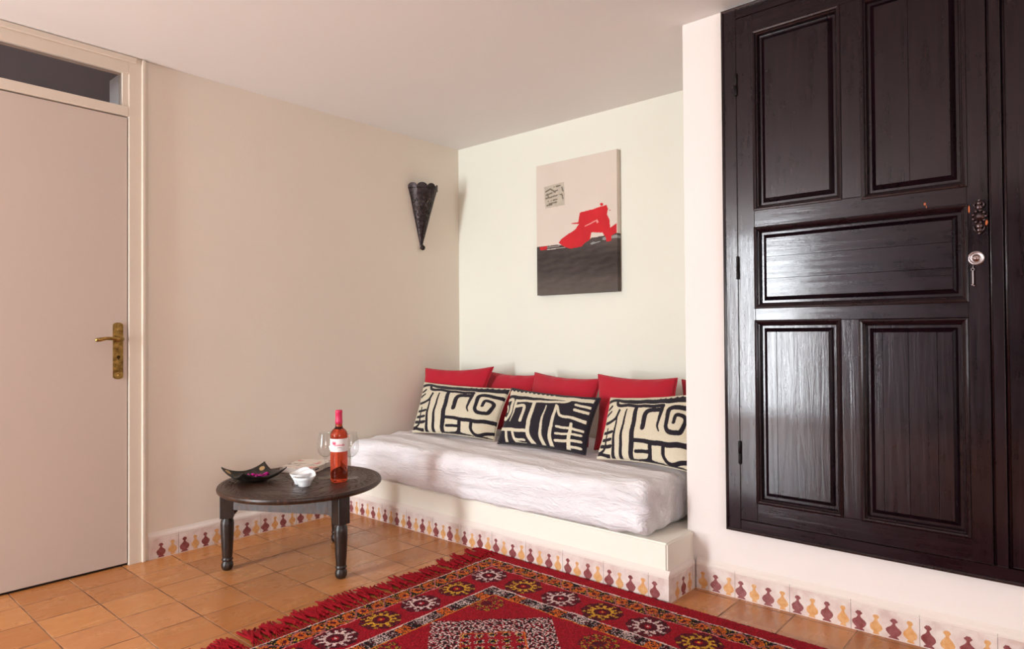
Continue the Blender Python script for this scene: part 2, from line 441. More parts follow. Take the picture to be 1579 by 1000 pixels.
h = MB(); h.lathe([(.007, 0), (.007, .003)], (.009, cy, .908), 14, M=Matrix.Rotation(pi/2, 4, 'Y')); h.box((.012, cy-.002, .897), (.0135, cy+.002, .912)); h.build('keyhole', BRASSD, hp)

# ------------------------------------------------------------------ painted tile skirting
vase = [(.0145, 0), (.0140, .004), (.0085, .0075), (.0150, .013), (.0200, .020), (.0205, .0265), (.0160, .0325), (.0085, .0385), (.0044, .0440), (.0040, .0485), (.0100, .0535), (.0102, .0565), (.0060, .0600), (.0050, .0625)]
vase2 = [(.0100, 0), (.0100, .003), (.0072, .008), (.0160, .0145), (.0196, .0215), (.0165, .030), (.0088, .038), (.0048, .044), (.0046, .049), (.0092, .0545), (.0080, .0590), (.0040, .0620)]
def skirting(name, p0, p1, nrm, first=0.0, parent=None, cap_h=.118, mk='structure', flip=0):
    """tile band from p0 to p1 on the floor, nrm = direction out of the wall; joint at distance `first` from p0"""
    p0 = Vector(p0); p1 = Vector(p1); nrm = Vector(nrm); L = (p1-p0).length; d = (p1-p0)/L; Z = Vector((0, 0, 1))
    q = MB(); T = .012
    prof = [(0, 0), (T, 0), (T, .088), (T-.0015, .0895), (T, .091), (T, .098), (T-.002, .104), (T-.007, .110), (.001, cap_h), (0, cap_h)]
    q.sweep([(p0, nrm, Z), (p1, nrm, Z)], prof, mi=0)
    q.bm.faces.ensure_lookup_table()
    for f in q.bm.faces:
        zc = f.calc_center_median().z
        f.material_index = 1 if zc > .09 else 0
    o = nrm*(T+.0004)
    k = math.floor(-first/.2)-1
    for i in range(k, k+int(L/.2)+4):
        j = first+i*.2
        if 0 < j < L:
            a = p0+d*(j-.0009)+o*.98; b = p0+d*(j+.0009)+o*.98
            q.poly([a, b, b+Z*.0885, a+Z*.0885], 4)
            a = p0+d*(j-.0006)+nrm*(T+.0002)+Z*.0905; b = p0+d*(j+.0006)+nrm*(T+.0002)+Z*.0905
            q.poly([a, b, b+Z*.008, a+Z*.008], 4)
        for v in range(4):
            cx = j+.025+.05*v+random.uniform(-.0015, .0015)
            ma = (v+flip) % 2 == 0
            sh = vase if ma else vase2
            if not (.012 < cx < L-.012): continue
            s1 = random.uniform(.92, 1.08); hh = random.uniform(1.0, 1.12); lean = random.uniform(-.05, .05)
            out = [(w_*s1*random.uniform(.95, 1.05), z_*hh) for w_, z_ in sh]
            prev = None
            for w_, z_ in out:
                wl2 = w_*random.uniform(.93, 1.07); row = []
                for sx in (-wl2, w_):
                    xx = min(max(cx+sx+lean*z_, .001), L-.001); row.append(q.bm.verts.new(p0+d*xx+o+Z*(.003+z_)))
                if prev: q.bm.faces.new((prev[0], prev[1], row[1], row[0])).material_index = 2 if ma else 3
                prev = row
    bm = q.bm
    ob = q.build(name, [GLAZE, SKCAP, MAROON, OCHRE, SEAM], parent)
    if parent is None: struct(ob)
    return ob
skirting('baseboard_left', (0, yo, 0), (0, -.895, 0), (1, 0, 0), first=.13)
skirting('baseboard_right', (1.992+.0135, R, 0), (XE-.002, R, 0), (0, -1, 0), first=.155)

# ------------------------------------------------------------------ built-in masonry bench
bench = empty('built_in_bench', (1.0, -.44, 0)); tag(bench, 'low cream plastered bench built into the alcove under the mattress', 'bench')
q = MB(); ZB = .216
q.prism([(.001, -.001, 0), (XR-.001, -.001, 0), (XR-.001, R-.001, 0), (1.990, R-.001, 0), (1.990, -.882, 0), (.001, -.882, 0)], (0, 0, ZB))
es = [e for e in q.bm.edges if all(v.co.z > ZB-.001 for v in e.verts) and all(v.co.y < R for v in e.verts)] + [e for e in q.bm.edges if all(abs(v.co.x-1.99) < .001 and v.co.y < -.88 for v in e.verts)]
bmesh.ops.bevel(q.bm, geom=list(set(es)), offset=.006, segments=3, affect='EDGES')
q.build('plastered_body', BENCHP, bench)
skirting('tile_skirting', (.013, -.882, 0), (1.990+.012, -.882, 0), (0, -1, 0), first=.105, parent=bench)
skirting('tile_skirting', (1.990, -.882, 0), (1.990, R-.013, 0), (1, 0, 0), first=-.02, parent=bench)

# ------------------------------------------------------------------ mattress
def rounded_box(lo, hi, r, nx, ny, nz):
    bm = bmesh.new(); lo = Vector(lo); hi = Vector(hi); S = hi-lo
    def face(o, a, b, na, nb):
        vs = [[bm.verts.new(o+a*(i/na)+b*(j/nb)) for j in range(nb+1)] for i in range(na+1)]
        for i in range(na):
            for j in range(nb): bm.faces.new((vs[i][j], vs[i+1][j], vs[i+1][j+1], vs[i][j+1])).smooth = True
    X = Vector((S.x, 0, 0)); Y = Vector((0, S.y, 0)); Z = Vector((0, 0, S.z))
    face(lo, Y, X, ny, nx); face(lo+Z, X, Y, nx, ny); face(lo, X, Z, nx, nz); face(lo+Y, Z, X, nz, nx); face(lo, Z, Y, nz, ny); face(lo+X, Y, Z, ny, nz)
    bmesh.ops.remove_doubles(bm, verts=bm.verts, dist=1e-5)
    for v in bm.verts:
        c = Vector([min(max(v.co[k], lo[k]+r), hi[k]-r) for k in range(3)]); dd = v.co-c
        if dd.length > 1e-7:
            m_ = max(abs(dd.x), abs(dd.y), abs(dd.z)); v.co = c+dd.normalized()*m_
    bm.normal_update()
    return bm
bm = rounded_box((.015, -.905, .218), (1.915, -.03, .418), .055, 210, 100, 26)
co_ = np.array([v.co[:] for v in bm.verts]); no_ = np.array([v.normal[:] for v in bm.verts])
x, y, z = co_.T
top = np.clip((z-.3)/.1, 0, 1); front = np.clip((-.80-y)/.08, 0, 1); low = np.clip((.32-z)/.1, 0, 1)
s_ = x*1.0-y*.2
w1 = wav(x*1.0, y*2.2, 3, 12, 6, 34)                       # broad puffing
fold = np.sin(26*(y*1.6+.22*x)+3*wav(x, y, 5, 6, 2, 8)); fold = np.sign(fold)*np.abs(fold)**1.6
fine = wav(x*.5, y*2.6+z*2, 8, 12, 30, 120)
crease = wav(x*3.2, z*.8+y*.6, 14, 12, 14, 60)*front
disp = .006*w1+.0042*fold*top+.0042*fine+.0105*crease+.0022*np.abs(wav(x*1.2+y, y*3+z*3, 77, 12, 14, 60))
disp += .011*np.sin(np.clip((x-.02)/1.9, 0, 1)*pi)*front*(.4+.6*low)
# gathers at the right-hand corner
cr = np.exp(-((x-1.88)**2/.006+(y+.84)**2/.008)); disp += .008*cr*np.sin(70*(z+.6*y+.3*x))
side = np.clip((x-1.86)/.05, 0, 1); disp += side*.005*np.sin(38*(y+.35*z)+2*np.sin(9*z))
co2 = co_+no_*disp[:, None]
sag = -.010*front*low*np.sin(np.clip(x/1.7, 0, 1)*pi)
lw = np.clip((.28-z)/.06, 0, 1)
co2[:, 2] += np.where(y < -.89, -.008*lw, 0)+sag*0
co2[:, 2] = np.where(y > -.885, np.maximum(co2[:, 2], .2165), co2[:, 2])
# slightly lower and rounder at the left front end
lf = np.clip((.25-x)/.25, 0, 1)*np.clip((-.5-y)/.4, 0, 1); co2[:, 2] -= lf*.022*np.clip((z-.25)/.15, 0, 1)
co2[:, 0] = np.clip(co2[:, 0], .003, 1.94)
co2[:, 1] = np.minimum(co2[:, 1], -.012)
for v, c in zip(bm.verts, co2): v.co = c
me = bpy.data.meshes.new('mattress'); bm.to_mesh(me); bm.free()
mattress = rebase(link('mattress', me, SHEET), (.965, -.45, .2165)); tag(mattress, 'thick bench mattress covered with a wrinkled white sheet', 'mattress')

# ------------------------------------------------------------------ cushions
def seg_dist(P, a, b):
    a = np.array(a, float); b = np.array(b, float); ab = b-a; t_ = np.clip(((P-a)@ab)/max(ab@ab, 1e-9), 0, 1)
    return np.linalg.norm(P-(a+t_[:, None]*ab), axis=1), t_
QUAD = [(10, 735), (1130, 862), (1228, 150), (120, 48)]         # BL BR TR TL in sketch units
def quadmap(uv):
    bl, br, tr_, tl = [np.array(q_, float) for q_ in QUAD]; u, v = uv[:, :1], uv[:, 1:]
    return (1-u)*(1-v)*bl+u*(1-v)*br+u*v*tr_+(1-u)*v*tl
STROKES = [  # (points, half width start, half width end)
 ([(118, 122), (200, 108), (290, 120), (420, 160), (600, 178), (800, 198), (1000, 205), (1225, 205)], 19, 30),
 ([(258, 150), (265, 190), (400, 200), (550, 232), (700, 250), (860, 262)], 17, 19),
 ([(540, 235), (515, 400), (495, 600), (468, 815)], 21, 26),
 ([(410, 262), (375, 400), (355, 560), (343, 790)], 9, 19),
 ([(305, 245), (275, 340), (255, 480), (243, 640), (243, 790)], 8, 20),
 ([(312, 258), (262, 350), (200, 374), (100, 378)], 14, 17),
 ([(118, 212), (182, 186)], 13, 13), ([(115, 288), (180, 252)], 15, 13),
 ([(150, 440), (140, 560), (130, 660), (60, 700), (20, 690)], 9, 14),
 ([(102, 490), (222, 490)], 15, 15), ([(90, 563), (208, 567)], 16, 15), ([(66, 632), (206, 645)], 16, 16), ([(20, 700), (95, 712), (190, 738)], 15, 15),
 ([(632, 486), (640, 380), (665, 318), (720, 292), (845, 312)], 22, 19),
 ([(855, 262), (838, 330), (808, 420), (800, 478), (822, 528)], 22, 6),
 ([(1200, 318), (1080, 300), (935, 284), (912, 380), (900, 480), (925, 525), (985, 545), (1065, 548), (1092, 500), (1118, 420), (1085, 378), (1000, 372), (984, 440)], 20, 18),
 ([(490, 592), (640, 620), (880, 655), (1150, 655)], 20, 21),
 ([(540, 712), (640, 722), (705, 722)], 17, 17), ([(712, 640), (712, 770), (660, 815), (540, 802), (470, 800)], 22, 17),
 ([(868, 660), (858, 760), (895, 815), (960, 828), (1140, 785)], 20, 15),
 ([(700, 800), (820, 838), (980, 852), (1130, 862)], 14, 10)]
DQUAD = [(45, 765), (1150, 948), (1278, 168), (165, 45)]
DSTROKES = [
 ([(150, 135), (400, 172), (740, 212), (1250, 245)], 28, 30),
 ([(300, 262), (560, 285), (900, 285), (960, 270), (995, 240)], 18, 18), ([(300, 262), (270, 380), (255, 460), (225, 532)], 21, 5),
 ([(300, 342), (390, 332), (428, 352), (412, 430), (384, 535)], 20, 22),
 ([(130, 228), (250, 236), (226, 340), (205, 450), (160, 497), (112, 470)], 20, 22), ([(112, 320), (150, 305), (165, 340), (155, 392)], 14, 14),
 ([(562, 290), (530, 420), (502, 560), (480, 660), (500, 760), (575, 885)], 24, 24),
 ([(80, 605), (250, 645), (465, 682)], 20, 20), ([(40, 765), (130, 805), (198, 805), (190, 740), (178, 655)], 16, 18),
 ([(270, 668), (300, 760), (350, 815), (455, 840)], 18, 16), ([(330, 768), (435, 792)], 13, 13),
 ([(712, 340), (670, 520), (642, 720), (685, 915)], 6, 24), ([(832, 338), (802, 530), (762, 720), (775, 925)], 14, 25),
 ([(845, 350), (862, 440), (890, 488), (1040, 510), (1188, 550)], 14, 22),
 ([(1062, 318), (1222, 350)], 18, 18), ([(1052, 395), (1206, 425)], 20, 20),
 ([(1025, 592), (1010, 700), (990, 800), (958, 945)], 18, 26), ([(848, 630), (1156, 672)], 16, 16), ([(838, 722), (1132, 726)], 14, 15), ([(828, 812), (1122, 805)], 17, 17), ([(832, 912), (965, 915)], 15, 15), ([(1000, 882), (1112, 888)], 15, 15)]
def dark_glyph(uv):
    bl, br, tr_, tl = [np.array(q_, float) for q_ in DQUAD]; u, v = uv[:, :1], uv[:, 1:]
    P = (1-u)*(1-v)*bl+u*(1-v)*br+u*v*tr_+(1-u)*v*tl; m = np.zeros(len(P), bool)
    P = P+np.stack([5*np.sin(P[:, 1]/37)+3*np.sin(P[:, 0]/23), 5*np.sin(P[:, 0]/31)], 1)*.6
    for pts, w0, w1 in DSTROKES:
        L = [math.dist(a, b) for a, b in zip(pts[:-1], pts[1:])]; tot = sum(L); acc = 0
        for a, b, l_ in zip(pts[:-1], pts[1:], L):
            dd, tt = seg_dist(P, a, b); m |= dd < w0+(w1-w0)*(acc+tt*l_)/tot; acc += l_
    X = P[:, 0]; base = 135+(X-150)*.13
    return m | ((X > 150) & (X < 800) & (P[:, 1] < base) & (P[:, 1] > base-52+34*np.abs(((X/58) % 1)-.5)*2))
def chaikin(pts):
    for _ in range(2):
        o = [pts[0]]
        for a, b in zip(pts[:-1], pts[1:]): o += [(a[0]*.78+b[0]*.22, a[1]*.78+b[1]*.22), (a[0]*.22+b[0]*.78, a[1]*.22+b[1]*.78)]
        pts = o+[pts[-1]]
    return pts
STROKES = [(chaikin(p_), a_, b_) for p_, a_, b_ in STROKES]; DSTROKES = [(chaikin(p_), a_, b_) for p_, a_, b_ in DSTROKES]
def glyph(uv):
    P = quadmap(uv); blk = np.zeros(len(P), bool)
    P = P+np.stack([6*np.sin(P[:, 1]/37)+4*np.sin(P[:, 0]/23), 5*np.sin(P[:, 0]/31)+3*np.sin(P[:, 1]/19)], 1)*.7
    for pts, w0, w1 in STROKES:
        L = [math.dist(a, b) for a, b in zip(pts[:-1], pts[1:])]; tot = sum(L); acc = 0
        for a, b, l_ in zip(pts[:-1], pts[1:], L):
            dd, tt = seg_dist(P, a, b); wd = w0+(w1-w0)*(acc+tt*l_)/tot; blk |= dd < wd*1.16; acc += l_
    # serrated edge of the top band
    X = P[:, 0]; tooth = (X > 640) & (X < 1225) & (P[:, 1] < 200) & (P[:, 1] > 178-24*np.abs(((X/62) % 1)-.35)*1.6)
    return blk | tooth
def cushion(name, BL, BR, TR, TL, thick, nu, nv, material, mode=None, seed=1, pinch=.035, expo=.42, wr=.004, parent=None):
    BL, BR, TR, TL = [np.array(p, float) for p in (BL, BR, TR, TL)]
    ctr = (BL+BR+TR+TL)/4
    ex = (BR-BL+TR-TL); ex /= np.linalg.norm(ex); ez = (TL-BL+TR-BR); ez /= np.linalg.norm(ez); nr = np.cross(ex, ez); nr /= np.linalg.norm(nr)
    if nr[1] > 0: nr = -nr        # towards the viewer side
    W = np.linalg.norm(BR-BL); Hh = np.linalg.norm(TL-BL)
    def surf(U, V, sgn, sd):
        a = 2*U-1; b = 2*V-1
        inu = pinch*(1-b**2)*a/ W*0.6; inv = pinch*(1-a**2)*b/Hh*0.6
        u = U-inu*.5*0-(pinch/W)*a*(1-np.abs(b)**2.2)*-0 ; v = V
        # pull the sides in between the corners
        u = U-(pinch/W)*a*(1-b**2)*np.abs(a)**1; v = V-(pinch/Hh)*b*(1-a**2)*np.abs(b)**1
        u = u[..., None]; v = v[..., None]
        P = (1-u)*(1-v)*BL+u*(1-v)*BR+u*v*TR+(1-u)*v*TL
        h_ = ((1-a**2)*(1-b**2))**expo*thick
        e_ = np.clip(1-np.maximum(np.abs(a), np.abs(b)), 0, 1)
        rad = np.arctan2(b, a)
        wr_ = wav(U*W*1.0, V*Hh, sd, 10, 9, 45)*wr*np.minimum(1, e_*8)+np.sin(rad*14+sd)*wr*.8*np.exp(-e_*7)*np.minimum(1, e_*14)
        return P+nr*((h_*(1 if sgn > 0 else .6)+wr_)*sgn)[..., None]
    U, V = np.meshgrid(np.linspace(0, 1, nu), np.linspace(0, 1, nv), indexing='ij')
    # denser sampling near the seam
    fr = surf(U, V, 1, seed); bk = surf(U[::-1], V, -1, seed+50)
    P = np.concatenate([fr, bk[1:]], 0)-ctr
    cols = None
    if mode:
        q_ = np.stack([U.ravel(), V.ravel()], 1); m_ = (glyph(q_) if mode == 'light' else dark_glyph(q_)).reshape(U.shape)
        cr_ = lin((226, 214, 188)); bl_ = lin((40, 34, 42))
        c = np.where((m_ if mode == 'light' else ~m_)[..., None], bl_, cr_)
        if mode == 'dark':
            e_ = (U > .975) | (V > .965) | (V < .015); c[e_] = bl_
        h2 = (m_ == (mode != 'light'))
        cb = np.broadcast_to(cr_ if mode == 'light' else bl_, bk[1:].shape)
        cols = np.concatenate([c, cb], 0)
        # raised wool pile of the cream parts
        P[:nu] += nr*(np.where(c[..., :1] > .2, .0022, 0))
    me = grid_mesh(name, P, cols)
    # close the seam at top/bottom edges
    bm = bmesh.new(); bm.from_mesh(me); bmesh.ops.remove_doubles(bm, verts=bm.verts, dist=2e-4)
    bmesh.ops.recalc_face_normals(bm, faces=bm.faces); bm.to_mesh(me); bm.free()
    o = link(name, me, material); o.location = ctr
    return o, (BL, BR, TR, TL)
def piping(corners, o, material, r=.0035, pinch=.035):
    BL, BR, TR, TL = corners; pts = []
    W = np.linalg.norm(BR-BL); Hh = np.linalg.norm(TL-BL)
    def at(U, V):
        a = 2*U-1; b = 2*V-1; u = U-(pinch/W)*a*(1-b**2)*abs(a); v = V-(pinch/Hh)*b*(1-a**2)*abs(b)
        return (1-u)*(1-v)*BL+u*(1-v)*BR+u*v*TR+(1-u)*v*TL
    n = 24
    for k in range(n): pts.append(at(k/n, 0))
    for k in range(n): pts.append(at(1, k/n))
    for k in range(n): pts.append(at(1-k/n, 1))
    for k in range(n+1): pts.append(at(0, 1-k/n))
    q = MB(); q.tube(pts, r, 6); return q.build('piping', material, o)
GR = 'red cushions along the back of the bench'
def red(TL, TR, BL, BR, label, thick=.055, seed=1):
    o, c = cushion('red_cushion', BL, BR, TR, TL, thick, 60, 60, REDC, None, seed, .02, .36, .006)
    tag(o, label, 'cushion', GR); piping(c, o, REDC, .0035, .02)
ZC = .434
red((.035, -.330, .782), (.490, -.195, .798), (.040, -.41, ZC), (.50, -.36, ZC), 'leftmost red cushion, standing in the corner against the left wall', .05, 3)
red((.35, -.105, .765), (.795, -.115, .757), (.40, -.30, ZC), (.85, -.30, ZC), 'second red cushion from the left, lowest in view, between the corner one and the third', .05, 9)
red((.800, -.185, .775), (1.262, -.20, .757), (.855, -.385, ZC), (1.300, -.39, ZC), 'third red cushion from the left, behind the dark patterned cushion', .05, 15)
red((1.268, -.245, .784), (1.702, -.225, .780), (1.365, -.43, ZC), (1.80, -.43, ZC), 'tallest red cushion, fourth from the left, seen down to the mattress', .045, 21)
red((1.655, -.085, .764), (1.95, -.095, .764), (1.70, -.23, ZC), (1.95, -.23, ZC), 'rightmost red cushion, a sliver beside the pillar edge', .03, 27)
PIPC = mat('cream_cord', srgb(205, 192, 168), .9); PIPD = mat('charcoal_cord', srgb(40, 34, 40), .9)
def pat(BL, BR, TR, TL, mode, label, thick=.055, seed=2):
    o, c = cushion('patterned_cushion', BL, BR, TR, TL, thick, 300, 200, WOOLM, mode, seed, .014, .40, .0035)
    tag(o, label, 'cushion', 'black and cream patterned cushions'); piping(c, o, PIPC if mode == 'light' else PIPD, .003, .014)
    return o
pat((.205, -.585, .428), (.80, -.53, .432), (.78, -.37, .692), (.085, -.385, .700), 'light', 'cream cushion with black maze lines, left end of the mattress', seed=31)
pat((.865, -.575, .430), (1.405, -.56, .430), (1.385, -.40, .680), (.80, -.385, .700), 'dark', 'charcoal cushion with cream maze lines, middle of the row', seed=37)
pat((1.495, -.60, .430), (1.955, -.605, .430), (1.925, -.44, .735), (1.455, -.42, .687), 'light', 'cream cushion with black maze lines, cut off by the wall edge at right', seed=43)

# ------------------------------------------------------------------ picture on canvas
PX0, PX1, PZ0, PZ1 = .700, 1.259, 1.222, 1.992
pq = [(113, 940), (590, 915), (572, 75), (100, 180)]
def pmap(U, V):
    bl, br, tr_, tl = [np.array(q_, float) for q_ in pq]; U = U[..., None]; V = V[..., None]
    return (1-U)*(1-V)*bl+U*(1-V)*br+U*V*tr_+(1-U)*V*tl
def inpoly(P, poly):
    x_, y_ = P[..., 0], P[..., 1]; r_ = np.zeros(x_.shape, bool); n = len(poly)
    for i in range(n):
        x1, y1 = poly[i]; x2, y2 = poly[(i+1) % n]
        if y1 == y2: continue
        c = ((y1 > y_) != (y2 > y_)) & (x_ < (x2-x1)*(y_-y1)/(y2-y1)+x1); r_ ^= c
    return r_
nx_, nz_ = 230, 320
U, V = np.meshgrid(np.linspace(0, 1, nx_), np.linspace(0, 1, nz_), indexing='ij')
Q = pmap(U, V); Q = Q+np.stack([wav(U*40, V*40, 71, 8, 1, 5), wav(U*40, V*40, 72, 8, 1, 5)], -1)*2.2
c = np.broadcast_to(lin((224, 210, 196)), Q.shape[:2]+(3,)).copy()
c *= (1+.04*wav(U*6, V*8, 5, 8, 1, 6))[..., None]
line = [(90, 658), (240, 640), (330, 655), (400, 632), (440, 600), (520, 585), (600, 568), (620, 565), (620, 960), (90, 960)]
blk = inpoly(Q, line)
br_ = .5+.5*wav(U*1.2, V*26, 8, 14, 1, 14)+.35*wav(U*20, V*90, 9, 10, 1, 8)
ld = np.clip(1.0-np.abs(Q[..., 1]-720)/120, 0, 1)
br_ = .55*wav(U*1.5, V*34, 8, 14, 1, 14)+.45*wav(U*26, V*110, 9, 10, 1, 8)+.25*wav(U*6, V*10, 12, 8, 1, 6)
bc = lin((92, 82, 78))*(1-np.clip(.42*ld+.12-.55*br_, -.6, .75))[..., None]
low_ = np.clip((Q[..., 1]-800)/120, 0, 1)[..., None]; bc = bc*(1-low_*.35)+lin((120, 112, 104))*low_*.35
c[blk] = bc[blk]
streak = (np.abs(Q[..., 1]-(668-.115*(Q[..., 0]-180))) < 1.6) & (Q[..., 0] > 175) & (Q[..., 0] < 285)
streak |= (np.abs(Q[..., 1]-(655-.115*(Q[..., 0]-180))) < 1.3) & (Q[..., 0] > 165) & (Q[..., 0] < 250)
c[streak] = lin((220, 210, 200))
dryb = inpoly(Q, [(430, 632), (470, 606), (530, 592), (600, 580), (600, 596), (520, 612), (440, 640)]) & (wav(U*10, V*60, 19, 8, 1, 8) > -.1)
c[dryb] = lin((150, 150, 146))
shoe = [(246, 628), (262, 606), (300, 580), (345, 550), (368, 516), (322, 518), (322, 513), (362, 506), (371, 450), (440, 432), (522, 404), (531, 430), (526, 462), (541, 500), (543, 540), (580, 514), (578, 572), (551, 588), (552, 616), (525, 624), (520, 596), (502, 570), (440, 568), (432, 610), (402, 630), (385, 650), (320, 663), (290, 656), (260, 641)]
sh = inpoly(Q, shoe) | inpoly(Q, [(125, 656), (176, 648), (172, 668), (130, 676)]) | (np.hypot(Q[..., 0]-495, Q[..., 1]-402) < 9) | (np.hypot(Q[..., 0]-541, Q[..., 1]-438) < 3.5)
rc = lin((206, 46, 52))*(1+.14*wav(U*14, V*14, 33, 8, 1, 6))[..., None]
c[sh] = rc[sh]
c[inpoly(Q, [(398, 530), (470, 490), (482, 508), (470, 512), (466, 500), (402, 534)])] = lin((230, 150, 145))
clip_ = inpoly(Q, [(149, 302), (274, 268), (283, 404), (161, 428)])
cc_ = lin((196, 184, 166))*(1+.16*wav(U*60, V*60, 44, 8, 1, 6))[..., None]
c[clip_] = cc_[clip_]
for pts in ([(160, 330), (190, 312), (205, 320), (222, 330)], [(165, 350), (235, 318)], [(180, 385), (232, 372)], [(185, 400), (230, 388)], [(165, 368), (262, 340)], [(262, 300), (270, 330)], [(264, 345), (272, 375)], [(170, 410), (200, 404)], [(215, 300), (250, 290)], [(170, 340), (180, 360)]):
    for a_, b_ in zip(pts[:-1], pts[1:]):
        dd, _ = seg_dist(Q.reshape(-1, 2), a_, b_); m_ = (dd.reshape(U.shape) < 4) & clip_ & (wav(U*80, V*80, 48, 6, 1, 5) > -.5); c[m_] = lin((120, 110, 96))
canvas = empty('canvas_painting', ((PX0+PX1)/2, -.001, PZ0)); tag(canvas, 'unframed canvas painting of a red heeled shoe over a black floor, on the alcove wall', 'painting')
P = np.stack([U*(PX1-PX0)-(PX1-PX0)/2, np.full_like(U, -.034), V*(PZ1-PZ0)], -1)
# wrap the colours round the edges
wr_ = P[-1].copy(); wr2 = wr_.copy(); wr2[:, 1] = 0; wl_ = P[0].copy(); wl_[:, 1] = 0
P = np.concatenate([wl_[None], P, wr2[None]], 0); cc = np.concatenate([c[:1], c, c[-1:]*.97], 0)
me = grid_mesh('painted_canvas', P, cc, smooth=False); link('painted_canvas', me, CANVM, canvas)
q = MB(); q.box((PX0+.002, -.033, PZ0+.002), (PX1-.002, -.001, PZ1-.002)); q.build('stretcher', mat('stretcher_wood', srgb(200, 180, 150), .8), canvas)
q = MB(); q.box((PX0, -.034, PZ1-.001), (PX1, -.001, PZ1+.0005)); q.build('canvas_edge', [mat('canvas_edge_cream', srgb(226, 206, 190), .8)], canvas)
q = MB(); q.box((PX0, -.034, PZ0-.0005), (PX1, -.001, PZ0+.001)); q.build('canvas_edge', [mat('canvas_edge_black', srgb(70, 60, 56), .8)], canvas)

# ------------------------------------------------------------------ pierced metal wall light
sc = empty('wall_sconce', (.0, -.333, 1.545)); tag(sc, 'dark pierced metal cone sconce on the left wall near the corner', 'wall lamp')
nT, nZ = 121, 260; r0, zt, zb = .103, 1.915, 1.553
TH, TT = np.meshgrid(np.linspace(-pi/2, pi/2, nT), np.linspace(0, 1, nZ), indexing='ij')
rad = .008+(r0-.008)*TT
ztop = 1+.055*np.abs(np.sin((TH+pi/2)/pi*5*pi))**.55
Zz = zb+(zt-zb)*TT*np.where(TT > .0, 1+(ztop-1)*np.clip((TT-.86)/.14, 0, 1), 1)
rad = rad*(1+.03*np.clip((TT-.8)/.2, 0, 1))
P = np.stack([rad*np.cos(TH)+.001, rad*np.sin(TH), Zz-1.545], -1)
ang = (TH[:-1, :-1]+TH[1:, 1:])/2; tt = (TT[:-1, :-1]+TT[1:, 1:])/2
hole = np.zeros(ang.shape, bool)
def el(a0, t0, ra, rt_, rot=0):
    global hole
    R_ = .008+(r0-.008)*t0; dx = (ang-a0)*R_; dz = (tt-t0)*(zt-zb)
    c_, s2 = cos(rot), sin(rot); u_ = dx*c_+dz*s2; v_ = -dx*s2+dz*c_
    hole |= (u_/(ra*1.55))**2+(v_/(rt_*1.3))**2 < 1
for k in range(3):
    a0 = -pi/2+pi*(k+.5)/3
    for sg in (-1, 1):
        el(a0+sg*.16, .74, .0022, .0075, sg*.5); el(a0+sg*.13, .66, .0022, .008, -sg*.6); el(a0+sg*.30, .69, .0022, .0065, sg*.2)
        el(a0+sg*.20, .57, .002, .006, sg*.7)
    el(a0, .79, .0025, .004); el(a0, .62, .003, .003); el(a0, .52, .0025, .006); el(a0, .45, .0028, .0028); el(a0, .38, .0024, .0024); el(a0, .30, .0022, .004); el(a0, .18, .002, .002)
for k in range(1, 3):
    a0 = -pi/2+pi*k/3
    for t0 in (.80, .74, .55, .49, .24): el(a0, t0, .0022, .0026)
for k in (0.06, .94):
    a0 = -pi/2+pi*k
    for t0 in (.76, .70, .62, .56, .5): el(a0, t0, .0018, .004)
me = grid_mesh('shade', P, quads=~hole)
o = link('shade', me, TIN, sc); md = o.modifiers.new('thickness', 'SOLIDIFY'); md.thickness = .0012
q = MB(); q.ball((.0165, -.333, 1.540), .0158); q.lathe([(.006, 0), (.009, .004), (.006, .010)], (.012, -.333, 1.550), 14); q.build('finial', TIN, sc)
q = MB(); q.tube([(.001+.103*1.03*cos(a), -.333+.103*1.03*sin(a), zt-.012) for a in np.linspace(-pi/2, pi/2, 24)], .0016, 6); q.build('rim_wire', TIN, sc)
q = MB(); q.lathe([(.012, 0), (.012, .03), (.010, .035)], (.045, -.333, 1.75), 16); q.box((.0005, -.338, 1.755), (.04, -.328, 1.762)); q.build('lamp_holder', mat('lamp_holder_plastic', srgb(60, 55, 52), .5), sc)

# ------------------------------------------------------------------ cupboard
cup = empty('built_in_cupboard', (2.138, R, .255)); tag(cup, 'large dark brown panelled wooden cupboard set in the right wall', 'cupboard')
YB = R-.0005; Y0 = -.700
XL, XRR, Z0, Z1 = 2.138, 3.86, .2565, 2.212
LX0, LX1, LZ0, LZ1 = 2.198, 2.957, .307, 2.163        # leaf
q = MB()
FPX = 2.992
q.box((XL+.012, YB, Z0+.012), (LX0-.0015, Y0, Z1-.012), .002)                       # hanging stile
q.box((LX0-.0015, YB, Z0+.012), (XRR, Y0, LZ0-.002), .002, mi=1)
q.box((LX0-.0015, YB, LZ1+.002), (XRR, Y0, Z1-.012), .002, mi=1)
q.box((LX1+.002, YB, LZ0-.002), (FPX, Y0, LZ1+.002), .002)
